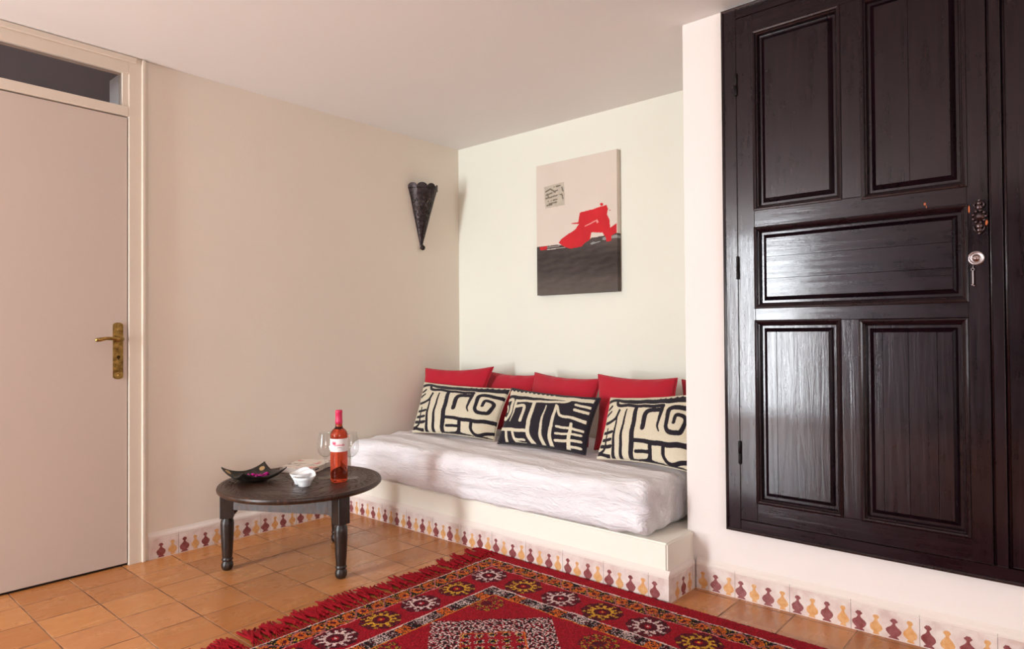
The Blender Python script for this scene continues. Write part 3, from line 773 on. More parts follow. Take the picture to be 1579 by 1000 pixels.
# outer moulding, mitred
prof = [(0, 0), (0, -.030), (.003, -.038), (.008, -.041), (.013, -.038), (.016, -.030), (.016, 0)]
def frame_sweep(mb, x0, x1, z0, z1, prof, y, mi=0, open_right=False):
    path = []
    for (cx_, cz_, sx_, sz_) in ((x0, z0, 1, 1), (x1, z0, -1, 1), (x1, z1, -1, -1), (x0, z1, 1, -1)):
        path.append((Vector((cx_, y, cz_)), Vector((sx_, 0, sz_)), Vector((0, 1, 0))))
    mb.sweep(path, prof, closed=True, mi=mi)
frame_sweep(q, XL, XRR, Z0, Z1, prof, YB)
q.build('cupboard_frame', [CUPW, CUPWX], cup)
YL = -.7015
def panel(mb_parent, x0, x1, z0, z1, seams, horiz=False):
    """moulding ring + raised field"""
    q = MB()
    dpt = .020
    # sunk ground
    q.box((x0+.001, YL+dpt, z0+.001), (x1-.001, YL+dpt+.004, z1-.001), mi=1 if horiz else 0)
    # bolection moulding
    pr = [(-.004, .001), (-.002, -.003), (.003, -.0045), (.008, -.002), (.010, .003), (.014, .006), (.0165, .011), (.018, dpt), (-.004, dpt)]
    frame_sweep(q, x0, x1, z0, z1, pr, YL)
    # raised field with bevelled margin
    f0 = .026; f1 = .040; yb = YL+dpt; yt = YL+.007
    cuts = [0]+seams+[1]
    for a_, b_ in zip(cuts[:-1], cuts[1:]):
        if horiz:
            za = z0+f0+(z1-z0-2*f0)*a_; zb_ = z0+f0+(z1-z0-2*f0)*b_; xa, xb_ = x0+f0, x1-f0
        else:
            xa = x0+f0+(x1-x0-2*f0)*a_; xb_ = x0+f0+(x1-x0-2*f0)*b_; za, zb_ = z0+f0, z1-f0
        gp = .0007
        if horiz:
            ia = (f1-f0) if a_ == 0 else gp; ib = (f1-f0) if b_ == 1 else gp
            base = [(xa, za), (xb_, za), (xb_, zb_), (xa, zb_)]; topp = [(xa+f1-f0, za+ia), (xb_-f1+f0, za+ia), (xb_-f1+f0, zb_-ib), (xa+f1-f0, zb_-ib)]
        else:
            ia = (f1-f0) if a_ == 0 else gp; ib = (f1-f0) if b_ == 1 else gp
            base = [(xa, za), (xb_, za), (xb_, zb_), (xa, zb_)]; topp = [(xa+ia, za+f1-f0), (xb_-ib, za+f1-f0), (xb_-ib, zb_-f1+f0), (xa+ia, zb_-f1+f0)]
        B = [q.bm.verts.new((p[0], yb, p[1])) for p in base]; T_ = [q.bm.verts.new((p[0], yt, p[1])) for p in topp]
        mi = 1 if horiz else 0
        q.bm.faces.new(T_).material_index = mi
        for i in range(4): q.bm.faces.new((B[i], B[(i+1) % 4], T_[(i+1) % 4], T_[i])).material_index = mi
        q.bm.faces.new(B).material_index = mi
    return q.build('panel', [CUPW, CUPWX], mb_parent)
PUL = (2.2600, 2.5550, 1.4420, 2.0985); PUR = (2.6190, 2.9045, 1.4340, 2.0985); PM = (2.2600, 2.9045, 1.0850, 1.3765)
PLL = (2.2590, 2.5465, .3755, 1.0370); PLR = (2.6060, 2.9010, .3755, 1.0330)
def rails(x0, x1, PS, mirror=None):
    ul, ur, mid, ll, lr = PS; q = MB(); yb = YB
    b = lambda a0, a1, c0, c1, mi=0: q.box((a0, yb, c0), (a1, YL, c1), .0012, mi, 1)
    b(x0, mid[0], LZ0, LZ1); b(mid[1], x1, LZ0, LZ1)                        # stiles
    b(mid[0], mid[1], LZ0, ll[2], 1); b(mid[0], mid[1], ll[3], mid[2], 1); b(mid[0], mid[1], mid[3], ul[2], 1); b(mid[0], mid[1], ul[3], LZ1, 1)
    b(ll[1], lr[0], ll[2], ll[3]); b(ul[1], ur[0], ul[2], ul[3])             # muntins
    return q
dr = rails(LX0, LX1, (PUL, PUR, PM, PLL, PLR)).build('cupboard_door', [CUPW, CUPWX], cup)
panel(dr, *PUL, []); panel(dr, *PUR, [.47]); panel(dr, *PM, [.33, .66], True); panel(dr, *PLL, [.2]); panel(dr, *PLR, [.16, .46, .78])
for zz in (1.918, 1.235, .552):
    q = MB(); q.lathe([(.0045, 0), (.006, .002), (.006, .038), (.005, .0385), (.006, .039), (.006, .082), (.0045, .085)], (2.1975, Y0-.004, zz-.0425), 12); q.build('hinge', IRON, dr)
# ornate knocker
K = (2.935, YL, 1.337)
q = MB()
q.lathe([(.016, 0), (.0175, .003), (.012, .006), (.009, .012), (.004, .016)], K, 18, M=Matrix.Rotation(pi/2, 4, 'X'))
for k in range(9):
    a = 2*pi*k/9; q.ball((K[0]+.016*cos(a), K[1]-.004, K[2]+.018*sin(a)), .0045, sc=(1, .7, 1), n=10)
for dz, r_ in ((.028, .009), (.040, .0065), (.049, .004), (-.028, .010), (-.040, .008), (-.050, .0045)): q.ball((K[0], K[1]-.004, K[2]+dz), r_, sc=(1, .6, 1), n=12)
for sg in (-1, 1):
    q.tube([(K[0]+sg*.004, K[1]-.004, K[2]+.046), (K[0]+sg*.013, K[1]-.005, K[2]+.036), (K[0]+sg*.009, K[1]-.005, K[2]+.026)], .0025, 6)
    q.tube([(K[0]+sg*.004, K[1]-.004, K[2]-.05), (K[0]+sg*.012, K[1]-.005, K[2]-.038), (K[0]+sg*.013, K[1]-.005, K[2]-.026)], .0025, 6)
q.build('ornate_knob', mat('dark_pewter', srgb(92, 78, 80), .32, 1), dr)
q = MB(); L_ = (2.9255, YL, 1.214)
q.lathe([(.0215, 0), (.0215, .002), (.017, .004), (.016, .0025), (.009, .0025), (.009, .006), (.0, .0062)], L_, 28, M=Matrix.Rotation(pi/2, 4, 'X'), cap=False)
q.box((L_[0]-.008, L_[1]-.012, L_[2]-.001), (L_[0]+.006, L_[1]-.004, L_[2]+.002), .0006)
lk = q.build('lock_rosette', STEEL, dr)
q = MB(); q.tube([(L_[0]-.006, L_[1]-.006, L_[2]-.02), (L_[0]-.008, L_[1]-.008, L_[2]-.03)], .001, 6)
q.tube([(L_[0]-.008+.004*sin(a), L_[1]-.008, L_[2]-.034+.004*cos(a)) for a in np.linspace(0, 2*pi, 13)], .001, 6)
q.box((L_[0]-.0100, L_[1]-.009, L_[2]-.078), (L_[0]-.0060, L_[1]-.0065, L_[2]-.037), .0008); q.ball((L_[0]-.0095, L_[1]-.008, L_[2]-.080), .003, n=10); q.ball((L_[0]-.0055, L_[1]-.008, L_[2]-.083), .0025, n=10)
q.build('key', STEEL, lk)
# paint chips on the lock stile
CHIP = mat('bare_orange_wood', srgb(190, 98, 50), .7)
for (x_, z_, a_, b_) in ((2.9100, 1.362, .0022, .011), (2.9525, 1.318, .0028, .0095), (2.796, 1.393, .003, .004), (2.800, 1.384, .001, .005)):
    q = MB(); q.poly([(x_+a_*cos(t_)*random.uniform(.8, 1.2), YL-.0003, z_+b_*sin(t_)*random.uniform(.8, 1.2)) for t_ in np.linspace(0, 2*pi, 11)[:-1]]); q.build('chipped_paint', CHIP, dr)
# right-hand leaf: plain boarded, narrow bead next to the meeting stile
q = MB(); q.box((FPX+.001, YB, LZ0), (XRR-.02, Y0+.006, LZ1), .002); q.tube([(FPX+.006, Y0+.005, LZ0), (FPX+.006, Y0+.005, LZ1)], .004, 8)
q.tube([(LX1+.005, YL+.001, LZ0), (LX1+.005, YL+.001, LZ1)], .0025, 8)
q.build('fixed_side_board', CUPW, cup)

# ------------------------------------------------------------------ round table
TC = Vector((.556, -1.516, 0)); ZT = .36; RT = .343
table = empty('round_side_table', TC); tag(table, 'low dark carved round wooden table with three turned legs', 'table')
nA, nR = 240, 150
rr = np.concatenate([np.linspace(.0005, .99, nR), [.994, .998, 1.0]]); AA, RR = np.meshgrid(np.linspace(0, 2*pi, nA+1), rr, indexing='ij')
zz = np.zeros_like(RR)
def groove(mask): 
    global zz
    zz = np.where(mask, zz-.0016, zz)
for a0, b0 in ((.93, .945), (.78, .79), (.40, .412), (.56, .566)): groove((RR > a0) & (RR < b0))
groove((RR > .80) & (RR < .92) & (np.abs(RR-.86-.04*np.sin(AA*22)) < .009)); groove((RR > .80) & (RR < .92) & (np.abs(RR-.86+.04*np.sin(AA*22)) < .009))
kk = ((AA/(2*pi)*6) % 1-.5); groove((RR > .58) & (RR < .76) & (np.abs(np.abs(kk)-.5*(.76-RR)/.18*.8) < .022)); groove((RR > .58) & (RR < .76) & (np.abs(kk) < .012))
groove((RR < .38) & (np.abs(RR-.26-.09*np.cos(AA*8)) < .012)); groove((RR < .2) & (np.abs(RR-.10) < .012))
edge = np.where(RR > .985, -(.004*((RR-.985)/.015)**2), 0)
P = np.stack([RR*RT*np.cos(AA), RR*RT*np.sin(AA), ZT+zz+edge], -1)
q = MB()
me = grid_mesh('tabletop', P, smooth=False)
bm = bmesh.new(); bm.from_mesh(me); bmesh.ops.remove_doubles(bm, verts=bm.verts, dist=1e-4); q.bm.free(); q.bm = bm
q.lathe([(RT, ZT-.004), (RT+.002, ZT-.009), (RT+.001, ZT-.016), (RT-.005, ZT-.022), (RT-.014, ZT-.026), (.0005, ZT-.026)], (0, 0, 0), 120, cap=False)
bm.normal_update()
me2 = bpy.data.meshes.new('tabletop'); bmesh.ops.recalc_face_normals(bm, faces=bm.faces); bm.to_mesh(me2); bm.free(); link('tabletop', me2, TABW, table)
legs = [Vector((.393, -1.772, 0)), Vector((.849, -1.515, 0)), Vector((.421, -1.249, 0))]
zla = ZT-.026
for i, p in enumerate(legs):
    q = MB()
    q.lathe([(.013, 0), (.019, .003), (.0235, .012), (.025, .022), (.023, .032), (.0185, .038), (.0185, .040), (.0235, .044), (.0235, .048), (.0195, .052), (.0205, .056), (.0235, .10), (.0265, .16), (.0275, .195), (.0255, .212), (.019, .219), (.020, .222)], p, 24)
    a = math.atan2(p.y-TC.y, p.x-TC.x)
    q.box(p+Vector((-.027, -.027, .222)), p+Vector((.027, .027, zla)), .003, rot=Matrix.Rotation(a, 3, 'Z'), piv=p)
    q.build('leg', TABLEG, table)
for i in range(3):
    a = legs[i]; b = legs[(i+1) % 3]; dd = (b-a); L = dd.length; dn = dd/L; nn = Vector((-dn.y, dn.x, 0))
    q = MB(); m_ = []
    zt0, zb0 = zla-.0005, .258
    out = [(0.024, zt0), (.024, zb0-.006), (.045, zb0-.004), (.060, zb0), (L-.060, zb0), (L-.045, zb0-.008), (L-.036, zb0-.02), (L-.024, zb0-.028), (L-.024, zt0)]
    if i == 0: out = [(.024, zt0), (.024, zb0), (.2, zb0-.001), (L-.05, zb0), (L-.038, zb0-.012), (L-.032, zb0-.03), (L-.024, zb0-.036), (L-.024, zt0)]
    q.prism([a+dn*u+Vector((0, 0, v))+nn*-.010 for u, v in out], nn*.020)
    q.build('apron', TABW, table)

# ------------------------------------------------------------------ things on the table
ZS = ZT+.0006
bp = Vector((.704, -1.424, ZS))
bot = empty('wine_bottle', bp); tag(bot, 'full bottle of pink wine with a pink capsule and white label', 'bottle')
WINE = mat('rose_wine_glass', srgb(216, 86, 56), .0, spec=.5, Transmission_Weight=1.0, IOR=1.34)
t = NT(WINE)
q = MB(); q.lathe([(.0005, .004), (.020, .002), (.033, .0), (.0365, .005), (.037, .012), (.037, .195), (.0365, .205), (.034, .214), (.028, .223), (.019, .230), (.0155, .236), (.0145, .243), (.0142, .262), (.0005, .262)], bp, 48, cap=False); q.build('glass_body', WINE, bot)
q = MB(); q.lathe([(.0005, .2495), (.0155, .2495), (.0158, .262), (.0148, .268), (.0148, .296), (.0155, .297), (.0155, .304), (.014, .3085), (.0005, .309)], bp, 28, cap=False); q.build('capsule', mat('pink_capsule', srgb(214, 48, 92), .4), bot)
# label wraps the camera side, pink brush flower and handwriting, small grey line
nL, mL = 150, 70; a_mid = math.atan2(CAM.y-bp.y, CAM.x-bp.x)
A_, Z_ = np.meshgrid(np.linspace(a_mid-1.5, a_mid+1.5, nL), np.linspace(.132, .188, mL), indexing='ij')
lc = np.broadcast_to(lin((240, 232, 230)), A_.shape+(3,)).copy(); uvp = np.stack([(A_-a_mid)*.037*1000, (Z_-.16)*1000], -1).reshape(-1, 2)
def ink(pts, w_, col):
    for a_, b_ in zip(pts[:-1], pts[1:]):
        dd, _ = seg_dist(uvp, a_, b_); lc.reshape(-1, 3)[dd < w_] = lin(col)
PK = (214, 44, 92)
ink([(-26, 16), (-22, 10), (-19, 5)], 2.2, PK); ink([(-31, 10), (-24, 8), (-19, 5)], 2.0, PK); ink([(-16, 15), (-18, 9), (-19, 5)], 2, PK); ink([(-28, 3), (-19, 5), (-12, 9)], 1.4, PK)
ink([(-20, 4), (-18, -4), (-14, 4), (-11, -2)], .9, PK)
for k, x_ in enumerate((-9, -4, 1, 6, 11, 16, 21)):
    th = np.linspace(0, 2*pi, 9); hh = 4.2 if k in (2, 5) else 2.6
    ink([(x_+2.0*sin(a)+.6*cos(a), .6+(hh if cos(a) > 0 else 2.6)*cos(a)) for a in th[:(9 if k % 2 else 7)]], .75, PK)
    ink([(x_+1.8, -1.5), (x_+3.6, .8)], .6, PK)
for x_ in np.arange(-6, 12, 2.4): ink([(x_, -11), (x_+.9, -8.2), (x_+1.6, -11)], .5, (120, 112, 116))
ink([(-22, -15), (-12, -15)], .5, (150, 144, 146)); ink([(6, -16), (22, -16)], .5, (150, 144, 146)); ink([(-4, -20), (10, -20)], .45, (150, 144, 146))
P = np.stack([.0374*np.cos(A_), .0374*np.sin(A_), Z_], -1)
link('label', grid_mesh('label', P, lc), LABELM, bot)

CLEAR = mat('clear_glass', (1, 1, 1, 1), .0, Transmission_Weight=1.0, IOR=1.22)
t = NT(CLEAR); t.t.nodes.remove(t.b)
tr = t.n('ShaderNodeBsdfTransparent'); tr.inputs[0].default_value = (.97, .975, .975, 1); gl = t.n('ShaderNodeBsdfGlossy'); gl.inputs['Roughness'].default_value = .03
fr_ = t.n('ShaderNodeLayerWeight'); fr_.inputs['Blend'].default_value = .5; mx_ = t.n('ShaderNodeMixShader'); t.l(t.math('ADD', t.math('MULTIPLY', t.math('POWER', fr_.outputs['Facing'], 4.0), .42), .05), mx_.inputs[0]); t.l(tr.outputs[0], mx_.inputs[1]); t.l(gl.outputs[0], mx_.inputs[2]); t.l(mx_.outputs[0], t.t.nodes['Material Output'].inputs[0])
def wine_glass():
    p = Vector((.600, -1.424, ZS)); r = empty('wine_glass', p)
    q = MB()
    outer = [(.0005, .0), (.034, .0), (.0355, .0012), (.030, .0025), (.012, .005), (.006, .010), (.0042, .020), (.0038, .060), (.0045, .085), (.010, .092)]
    q.lathe(outer+[(.010, .0925), (.0005, .0945)], p, 40, cap=False); q.build('foot_and_stem', CLEAR, r)
    q = MB()
    bo = [(.0008, .0915), (.012, .0935), (.024, .102), (.033, .116), (.0365, .133), (.0355, .152), (.032, .172), (.0285, .192), (.0270, .202)]
    bi = [(rr_-.0011, zz_+.0006) for rr_, zz_ in bo[1:]]
    q.lathe(bo+[(.0264, .2025)]+list(reversed(bi))+[(.0008, .0935)], p, 40, cap=False); q.build('bowl', CLEAR, r)
    return r
g1 = wine_glass(); tag(g1, 'empty wine glass standing left of the pink wine bottle', 'wine glass', 'wine glasses beside the bottle')
g2 = g1.copy(); COL.objects.link(g2); g2.location = (.688, -1.352, ZS); g2['label'] = 'empty wine glass standing half hidden behind the right of the bottle'
for ch in list(g1.children): c_ = ch.copy(); COL.objects.link(c_); c_.parent = g2

# square dark dish with raised corners
dc = Vector((.400, -1.655, ZS)); dish = empty('square_dish', dc); tag(dish, 'black square dish with four upturned gilded corners, left side of the table', 'dish')
fh = Vector((fw.x, fw.y, 0)).normalized(); rh = Vector((rt.x, rt.y, 0)).normalized()
n = 61; S1, S2 = np.meshgrid(np.linspace(-1, 1, n), np.linspace(-1, 1, n), indexing='ij')
ua = (S1+S2)/2; ub = (S1-S2)/2             # diagonal coordinates
DR = .144; DF = .125
hgt = .004+.050*np.clip(np.hypot(ua, ub), 0, 1)**2.6+.006*np.clip(np.maximum(abs(S1), abs(S2)), 0, 1)**3
px_ = ua[..., None]*np.array(rh)*DR+ub[..., None]*np.array(fh)*DF
# concave sides
sc_ = 1-.06*(1-np.abs(np.minimum(abs(S1), abs(S2))))*np.maximum(abs(S1), abs(S2))**4
P = px_*sc_[..., None]; P[..., 2] = hgt
Pb = P.copy(); Pb[..., 2] -= .006; Pb[..., 2] = np.maximum(Pb[..., 2], 0.0)
me = grid_mesh('dish_body', P); bm = bmesh.new(); bm.from_mesh(me)
me_b = grid_mesh('dish_b', Pb); bm.from_mesh(me_b); bm.verts.ensure_lookup_table(); N = n*n
ring = [(i, 0) for i in range(n)]+[(n-1, j) for j in range(1, n)]+[(i, n-1) for i in range(n-2, -1, -1)]+[(0, j) for j in range(n-2, 0, -1)]
for a_, b_ in zip(ring, ring[1:]+ring[:1]):
    i1, i2 = a_[0]*n+a_[1], b_[0]*n+b_[1]
    bm.faces.new((bm.verts[i1], bm.verts[i2], bm.verts[i2+N], bm.verts[i1+N]))
bmesh.ops.recalc_face_normals(bm, faces=bm.faces); me.clear_geometry(); bm.to_mesh(me); bm.free(); bpy.data.meshes.remove(me_b)
for p_ in me.polygons: p_.use_smooth = True
DISHM = mat('black_lacquer', srgb(30, 26, 24), .4); t = NT(DISHM); t.l(t.ramp(t.noise(t.obj(), 40, 4), [(.4, srgb(20, 17, 16)), (.7, srgb(58, 50, 42))]), t.b.inputs['Base Color'])
link('dish_body', me, DISHM, dish)
GILD = mat('gilded_spot', srgb(190, 158, 112), .45, .5)
def surf_dish(a_, b_):
    s1, s2 = a_+b_, a_-b_; mx = max(abs(s1), abs(s2)); mn = min(abs(s1), abs(s2)); k_ = 1-.06*(1-mn)*mx**4
    hz = .004+.050*min(1, math.hypot(a_, b_))**2.6+.006*min(1, mx)**3
    v = (rh*a_*DR+fh*b_*DF)*k_; return Vector((v.x, v.y, hz+.0012))
for (ca, cb) in ((.78, 0), (-.80, 0), (0, .76), (0, -.78)):
    q = MB(); q.poly([dc+surf_dish(ca+.085*cos(a), cb+.085*sin(a)) for a in np.linspace(0, 2*pi, 15)[:-1]])
    q.build('gilded_corner', GILD, dish)
# bougainvillea bracts in the dish
PET = fabric('magenta_petals', (206, 22, 140), .35, 60, .6, .2, .2)
prot = None
spots = [(-.05, .22, .010, .2), (.06, .12, .008, 1.3), (.18, .10, .012, 2.2), (.30, .02, .012, 3.0), (.12, -.02, .016, 4.1), (.24, .14, .020, 5.0), (-.14, .12, .008, 5.6), (.36, .10, .014, .9)]
descr = ['lying nearest the gilded back corner', 'in the middle of the dish', 'just right of the middle', 'low at the right side of the heap', 'on the near side of the heap', 'on top of the heap', 'leftmost of the heap', 'rightmost of the heap']
for i, (a_, b_, h_, r_) in enumerate(spots):
    if prot is None:
        nn_ = 13; A1, B1 = np.meshgrid(np.linspace(-1, 1, nn_), np.linspace(-1, 1, nn_), indexing='ij')
        wd = np.sqrt(np.clip(1-np.abs(B1)**2, 0, 1))*(.9-.35*B1)
        P = np.stack([A1*wd*.013, B1*.018, .005*(A1**2)+.006*B1**2+.002*np.sin(A1*5+B1*4)], -1)
        me = grid_mesh('petal', P); o = link('flower_petal', me, PET); md = o.modifiers.new('t', 'SOLIDIFY'); md.thickness = .0006; prot = o
    else:
        o = prot.copy(); COL.objects.link(o)
    sp = surf_dish(a_, b_); o.location = dc+Vector((sp.x, sp.y, sp.z+h_*.5)); o.rotation_euler = (random.uniform(-.5, .5), random.uniform(-.5, .5), r_)
    tag(o, 'crumpled magenta petal in the black dish, '+descr[i], 'petal', 'magenta petals in the black dish')

# pair of joined white snack bowls
PORC = mat('white_porcelain', srgb(244, 244, 244), .18, spec=.6)
bw = Vector((.655, -1.570, ZS))
snack = empty('snack_dish', bw); tag(snack, 'white porcelain double snack bowl with wavy rim in the middle of the table', 'bowl')
def bowl(c, r, hh, tallang, lift, name='bowl'):
    nA_, nP = 56, 12; q = MB(); rings = []
    pr = [(.0, .0), (.50, .0), (.54, .02), (.60, .30), (.78, .62), (1.0, 1.0), (.955, .99), (.74, .62), (.58, .46), (.48, .42), (0.02, .42)]
    for (pr_, pz_) in pr:
        ring_ = []
        for k in range(nA_):
            a = 2*pi*k/nA_; d_ = math.cos(a-tallang); w_ = max(0, d_)**3
            k2 = pz_**2
            R_ = r*pr_*(1+.22*w_*k2+.05*max(0, -d_)**3*k2); Z_ = hh*pz_*(1+lift*w_*k2)
            ring_.append(q.bm.verts.new(Vector((c[0]+R_*cos(a), c[1]+R_*sin(a), c[2]+Z_))))
        rings.append(ring_)
    for i in range(len(rings)-1):
        for k in range(nA_):
            try: f = q.bm.faces.new((rings[i][k], rings[i][(k+1) % nA_], rings[i+1][(k+1) % nA_], rings[i+1][k])); f.smooth = True
            except Exception: pass
    bmesh.ops.remove_doubles(q.bm, verts=q.bm.verts, dist=1e-5)
    return q.build(name, PORC, snack)
aB = math.atan2(fh.y, fh.x)
b1 = bw+rh*.010-fh*.012; b2 = bw-rh*.022+fh*.030
bowl(b1, .046, .042, aB-.1, .42); bowl(b2, .043, .046, aB-.2, .35)
NUT = vasem('brown_almond_skin', (70, 40, 28), (150, 100, 70))
q0 = None
nd = ['nearest the front rim', 'at the right rim', 'at the left side', 'in the middle', 'behind the middle', 'right of the middle', 'left of the middle', 'close to the joined bowl', 'topmost of the heap']
for i in range(9):
    a = 2*pi*i/8; rad_ = .016 if i < 8 else 0
    if q0 is None:
        q = MB(); q.ball((0, 0, 0), .0065, sc=(1.35, .8, .6), n=12); o = q.build('almond', NUT); q0 = o
    else: o = q0.copy(); COL.objects.link(o)
    o.location = b1+Vector((rad_*cos(a), rad_*sin(a), .0215+(.0065 if i == 8 else 0)+random.uniform(0, .002))); o.rotation_euler = (random.uniform(-.4, .4), random.uniform(-.4, .4), random.uniform(0, 6))
    tag(o, 'small brown nut in the front white bowl, '+nd[i], 'nut', 'nuts in the white snack bowl')

# book behind the bowls
bk = empty('book', (.363, -1.39, ZS)); tag(bk, 'pale book with a pink and grey cover lying at the back of the table', 'book')
ang_ = math.radians(29.5); ex_ = Vector((cos(ang_), sin(ang_), 0)); ey_ = Vector((-sin(ang_), cos(ang_), 0)); A0 = Vector((.335, -1.500, ZS))
def obox(mb, u0, u1, v0, v1, z0, z1, mi=0):
    mb.prism([A0+ex_*u+ey_*v+Vector((0, 0, z0)) for u, v in ((u0, v0), (u1, v0), (u1, v1), (u0, v1))], (0, 0, z1-z0), mi)
COVER = mat('printed_cover', srgb(226, 212, 198), .35); t = NT(COVER)
t.l(t.ramp(t.noise(t.mapping((1, 1, 1)), 16, 3, .5, .6), [(.36, srgb(120, 104, 100)), (.44, srgb(228, 214, 200)), (.58, srgb(232, 220, 206)), (.66, srgb(214, 120, 116))]), t.b.inputs['Base Color'])
q = MB(); obox(q, 0, .170, 0, .215, 0, .0015); obox(q, 0, .170, 0, .215, .0225, .024); q.build('cover', COVER, bk)
PG = mat('page_edges', srgb(214, 200, 188), .8); q = MB(); obox(q, .003, .167, .003, .212, .0016, .0224); q.build('pages', PG, bk)
q = MB(); q.poly([A0+ex_*.1672+ey_*v+Vector((0, 0, z)) for v, z in ((.03, .009), (.065, .009), (.065, .015), (.03, .015))]);  q.build('edge_marking', mat('dark_print', srgb(60, 40, 44), .7), bk)

# ------------------------------------------------------------------ rug
RX0, RY0 = 1.163, -.8985; RL, RW = 2.1, 1.38; kn = .0042
rug = empty('knotted_rug', (RX0, RY0, 0)); tag(rug, 'red Berber rug with star medallions, black bordered bands and a red fringe', 'rug')
nx_ = int(RL/kn); ny_ = int(RW/kn)
A_, B_ = np.meshgrid((np.arange(nx_)+.5)*kn, (np.arange(ny_)+.5)*kn, indexing='ij')     # A from left end, B from the back edge
rr1 = rng.random(A_.shape); rr2 = rng.random(A_.shape)
wob = .0025*np.sin(A_*60)+.002*np.sin(B_*47+A_*20)
A2 = A_+wob*.6; B2 = B_+wob*.6
BM = np.minimum(B2, RW-B2); AM = np.minimum(A2, RL-A2)
D = np.minimum(AM+.060, BM)                                        # distance inwards
along = np.where(AM+.060 < BM, B2, A2+.0)                    # coordinate along the border
RED = np.array((160, 12, 32)); DRED = np.array((96, 12, 30)); BLK = np.array((26, 18, 22)); ORG = np.array((218, 104, 36)); YEL = np.array((214, 160, 50)); WHT = np.array((226, 196, 190)); PNK = np.array((214, 120, 120))
C_ = np.broadcast_to(RED, A_.shape+(3,)).astype(float).copy()
def put(m_, c_): C_[m_] = c_
put((BM < .009), BLK)
def band(lo_, hi_): return (D >= lo_) & (D < hi_)
put(band(.0725, .0785), WHT)
b1_ = band(.0785, .148); put(b1_, BLK)
s_ = (D-.113)/.035; ph = along/.062
fl = (np.abs(((ph) % 1)-.5)*2)                       # 0 centre of flower, 1 between
flower = (fl**2*1.5+s_**2 < .62); put(b1_ & flower & (rr1 < .72), ORG); put(b1_ & flower & (np.hypot(fl, s_) < .3), DRED)
put(b1_ & ~flower & (rr2 < .16), YEL); put(b1_ & (np.abs(s_-.7*np.sin(ph*2*pi*.5+1)) < .22) & (rr1 > .3), ORG*.85); put(b1_ & (np.abs(s_+.8*np.sin(ph*2*pi*.5)) < .13), PNK*.8)
put(band(.148, .153), PNK)
mz = band(.153, .305)
def medallions(cx, cy, idx):
    dx = A2-cx; dy = B2-cy; r_ = np.hypot(dx, dy); th = np.arctan2(dy, dx)
    rc = WHT if idx % 2 == 0 else YEL
    oct_ = np.maximum(np.maximum(abs(dx), abs(dy)), (abs(dx)+abs(dy))*.74)
    near = oct_ < .074
    put(near & mz, DRED)
    put(near & mz & (rr1 < .18), BLK)
    spk = near & mz & (r_ > .056) & (r_ < .070) & (np.sin(th*8+.4) > .72) & (rr2 < .8); put(spk, rc*.85)
    tooth = .043+.0075*np.sign(np.sin(th*12))
    put(near & mz & (r_ > .030) & (r_ < tooth+.003), rc)
    put(near & mz & (r_ < .029), DRED*.9); put(near & mz & (r_ < .012), RED*1.1); put(near & mz & (r_ < .005), rc)
    put(near & mz & (r_ > .029) & (r_ < .052) & (rr1 < .07), DRED)
pc = .1823; cA = .157; cB = .231
k = 0
for i in range(int((RL-2*cA)/pc)+1):
    medallions(cA+pc*i, cB, i); medallions(cA+pc*i, RW-cB, i)
for j in range(1, int((RW-2*cB)/pc)+1):
    medallions(cA, cB+pc*j, j); medallions(RL-cA, cB+pc*j, j)
put(band(.305, .311), WHT)
b2 = band(.311, .362); seg = np.floor(along/.047).astype(int)
put(b2, BLK); put(b2 & (seg % 4 == 0) & (rr1 < .62), ORG); put(b2 & (seg % 4 == 2) & (rr1 < .55), WHT*.92); put(b2 & (seg % 2 == 1) & (rr2 < .34), WHT*.8); put(b2 & (seg % 2 == 1) & (rr1 < .25), DRED); put(b2 & (np.abs(((along/.047) % 1)-.5) < .1) & (seg % 4 == 3), BLK)
put(band(.362, .367), YEL*np.array((1.05, .8, .8)))
field = D >= .367
def goldmed(cx, cy):
    dx = A2-cx; dy = B2-cy; r_ = np.hypot(dx, dy); th = np.arctan2(dy, dx)
    put(field & (r_ < .068) & (np.sin(th*10)+np.sin(r_*260) > .1) & (rr1 < .7), YEL*.8); put(field & (r_ < .066) & (rr2 < .25), DRED*.7); put(field & (r_ < .018), DRED); put(field & (r_ < .068) & (rr1 > .9), BLK*2)
L1c = [.594, 1.19] if True else []
CB = .677
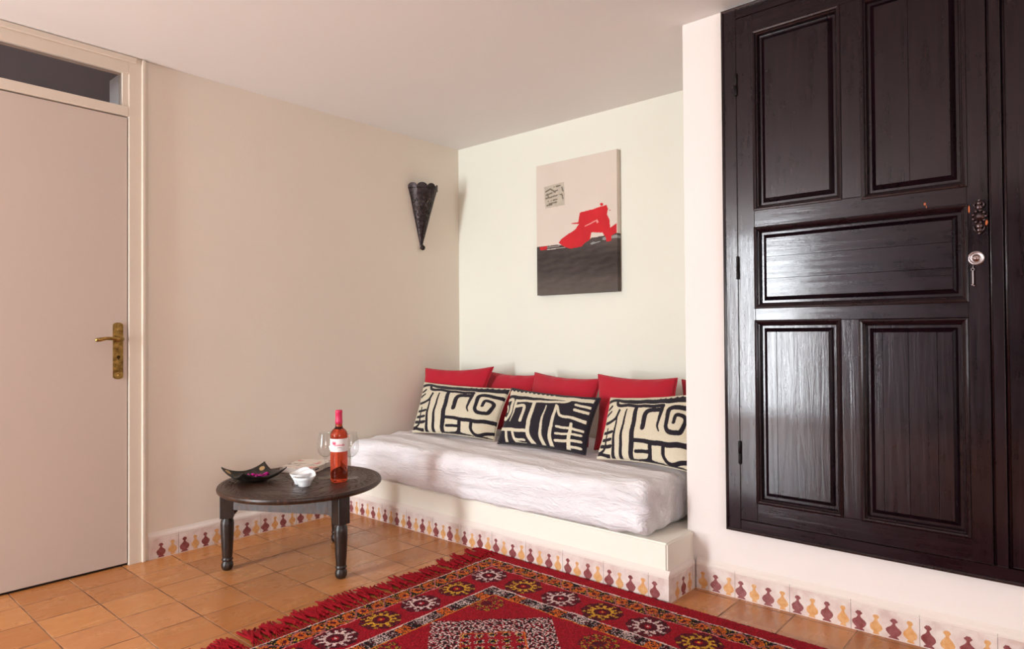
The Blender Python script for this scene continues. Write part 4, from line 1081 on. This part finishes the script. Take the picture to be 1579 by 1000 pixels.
for cx in L1c+[RL-.594+.0]:
    if cx > 1.4: continue
    dx = A2-cx; dy = B2-CB; l1 = np.abs(dx)+np.abs(dy); u_ = (dx+dy); v_ = (dx-dy)
    z_ = field & (l1 < .294); put(z_, RED)
    uu = u_+.009*np.sin(v_*61+1)+.006*np.sin(v_*150); vv = v_+.009*np.sin(u_*57)+.006*np.sin(u_*140+2)
    cu = ((uu/.048) % 1)-.5; cv = ((vv/.048) % 1)-.5; rc_ = np.hypot(cu, cv)
    ringb = z_ & (l1 > .152)
    put(ringb, BLK*1.2); put(ringb & (rc_ > .24) & (rc_ < .40) & ~((cu > .05) & (abs(cv) < .16)), WHT); put(ringb & (rc_ < .2) & (rr1 < .6), DRED*1.4); put(ringb & (rc_ > .42) & (rr2 < .45), RED); put(ringb & (rc_ > .55) & (rr1 < .6), WHT*.9)
    put(z_ & (l1 > .146) & (l1 < .152), ORG)
    inn = z_ & (l1 <= .146); cu = ((u_/.062+.5) % 1)-.5; cv = ((v_/.062+.5) % 1)-.5; rc_ = np.hypot(cu, cv)
    put(inn & (rc_ < .42) & (rr1 < .35), WHT*.9); put(inn & (rc_ < .34) & (rr2 < .5), BLK); put(inn & (rc_ < .3) & (rr1 > .7), YEL); put(inn & (np.maximum(abs(cu), abs(cv)) < .16), BLK)
for gx, gy in ((.34, .44), (.83, .44), (.34, .92), (.83, .92), (1.42, .44)): goldmed(gx, gy)
C_ = lin(np.clip(C_*(.86+.24*rng.random(A_.shape))[..., None], 0, 255))
Xv, Yv = np.meshgrid(np.arange(nx_+1)*kn, -np.arange(ny_+1)*kn, indexing='ij')
Zv = .0125+.0018*rng.random(Xv.shape)+.0012*wav(Xv, Yv, 5, 8, 4, 30)
ej = .0022*rng.random(Xv.shape)
Zv[:, 0] = .0; Zv[:, -1] = 0; Zv[0] = 0; Zv[-1] = 0
Zv[:, 1] *= .7; Zv[1] *= .7
P = np.stack([Xv, Yv, Zv], -1); P[:, 0, 1] -= ej[:, 0]
link('pile', grid_mesh('pile', P, corner_cols=C_, smooth=False), RUGM, rug)
# knotted fringe on the left end
q = MB()
for i in range(64):
    y0 = RY0-.008-i*(RW-.016)/63; bend = random.uniform(-.035, .035)+.012; L = random.uniform(.10, .165)
    base = Vector((RX0+.004, y0, .009)); kx = -.045+random.uniform(-.01, .01)
    for s in range(2): q.tube([base+Vector((0, (s-.5)*.010, 0)), base+Vector((kx*.5, (s-.5)*.009+bend*.2, .001)), base+Vector((kx, bend*.35, 0))], .0022, 5)
    q.ball(base+Vector((kx, bend*.35, .0)), .0075, n=8)
    for s in range(5):
        o_ = (s-2)*.0035; e_ = random.uniform(-.010, .010)
        tipz = .003+.004*random.random()
        q.tube([base+Vector((kx, bend*.35, 0)), base+Vector((kx-(L+kx)*.4, bend*.6+o_, -.002+random.random()*.003)), base+Vector((kx-(L+kx)*.75, bend*.9+o_*1.9+e_*.5, tipz-.006)), base+Vector((-L-random.uniform(-.012, .008), bend*1.2+o_*2.4+e_, tipz-.006))], [.0036, .0043, .0042, .0026], 6)
bmesh.ops.recalc_face_normals(q.bm, faces=q.bm.faces)
for v in q.bm.verts: v.co.z = max(v.co.z, .0006); v.co.y = min(v.co.y, -.897)
tag(q.build('fringe', REDF, rug), 'red knotted wool fringe', kind='stuff')
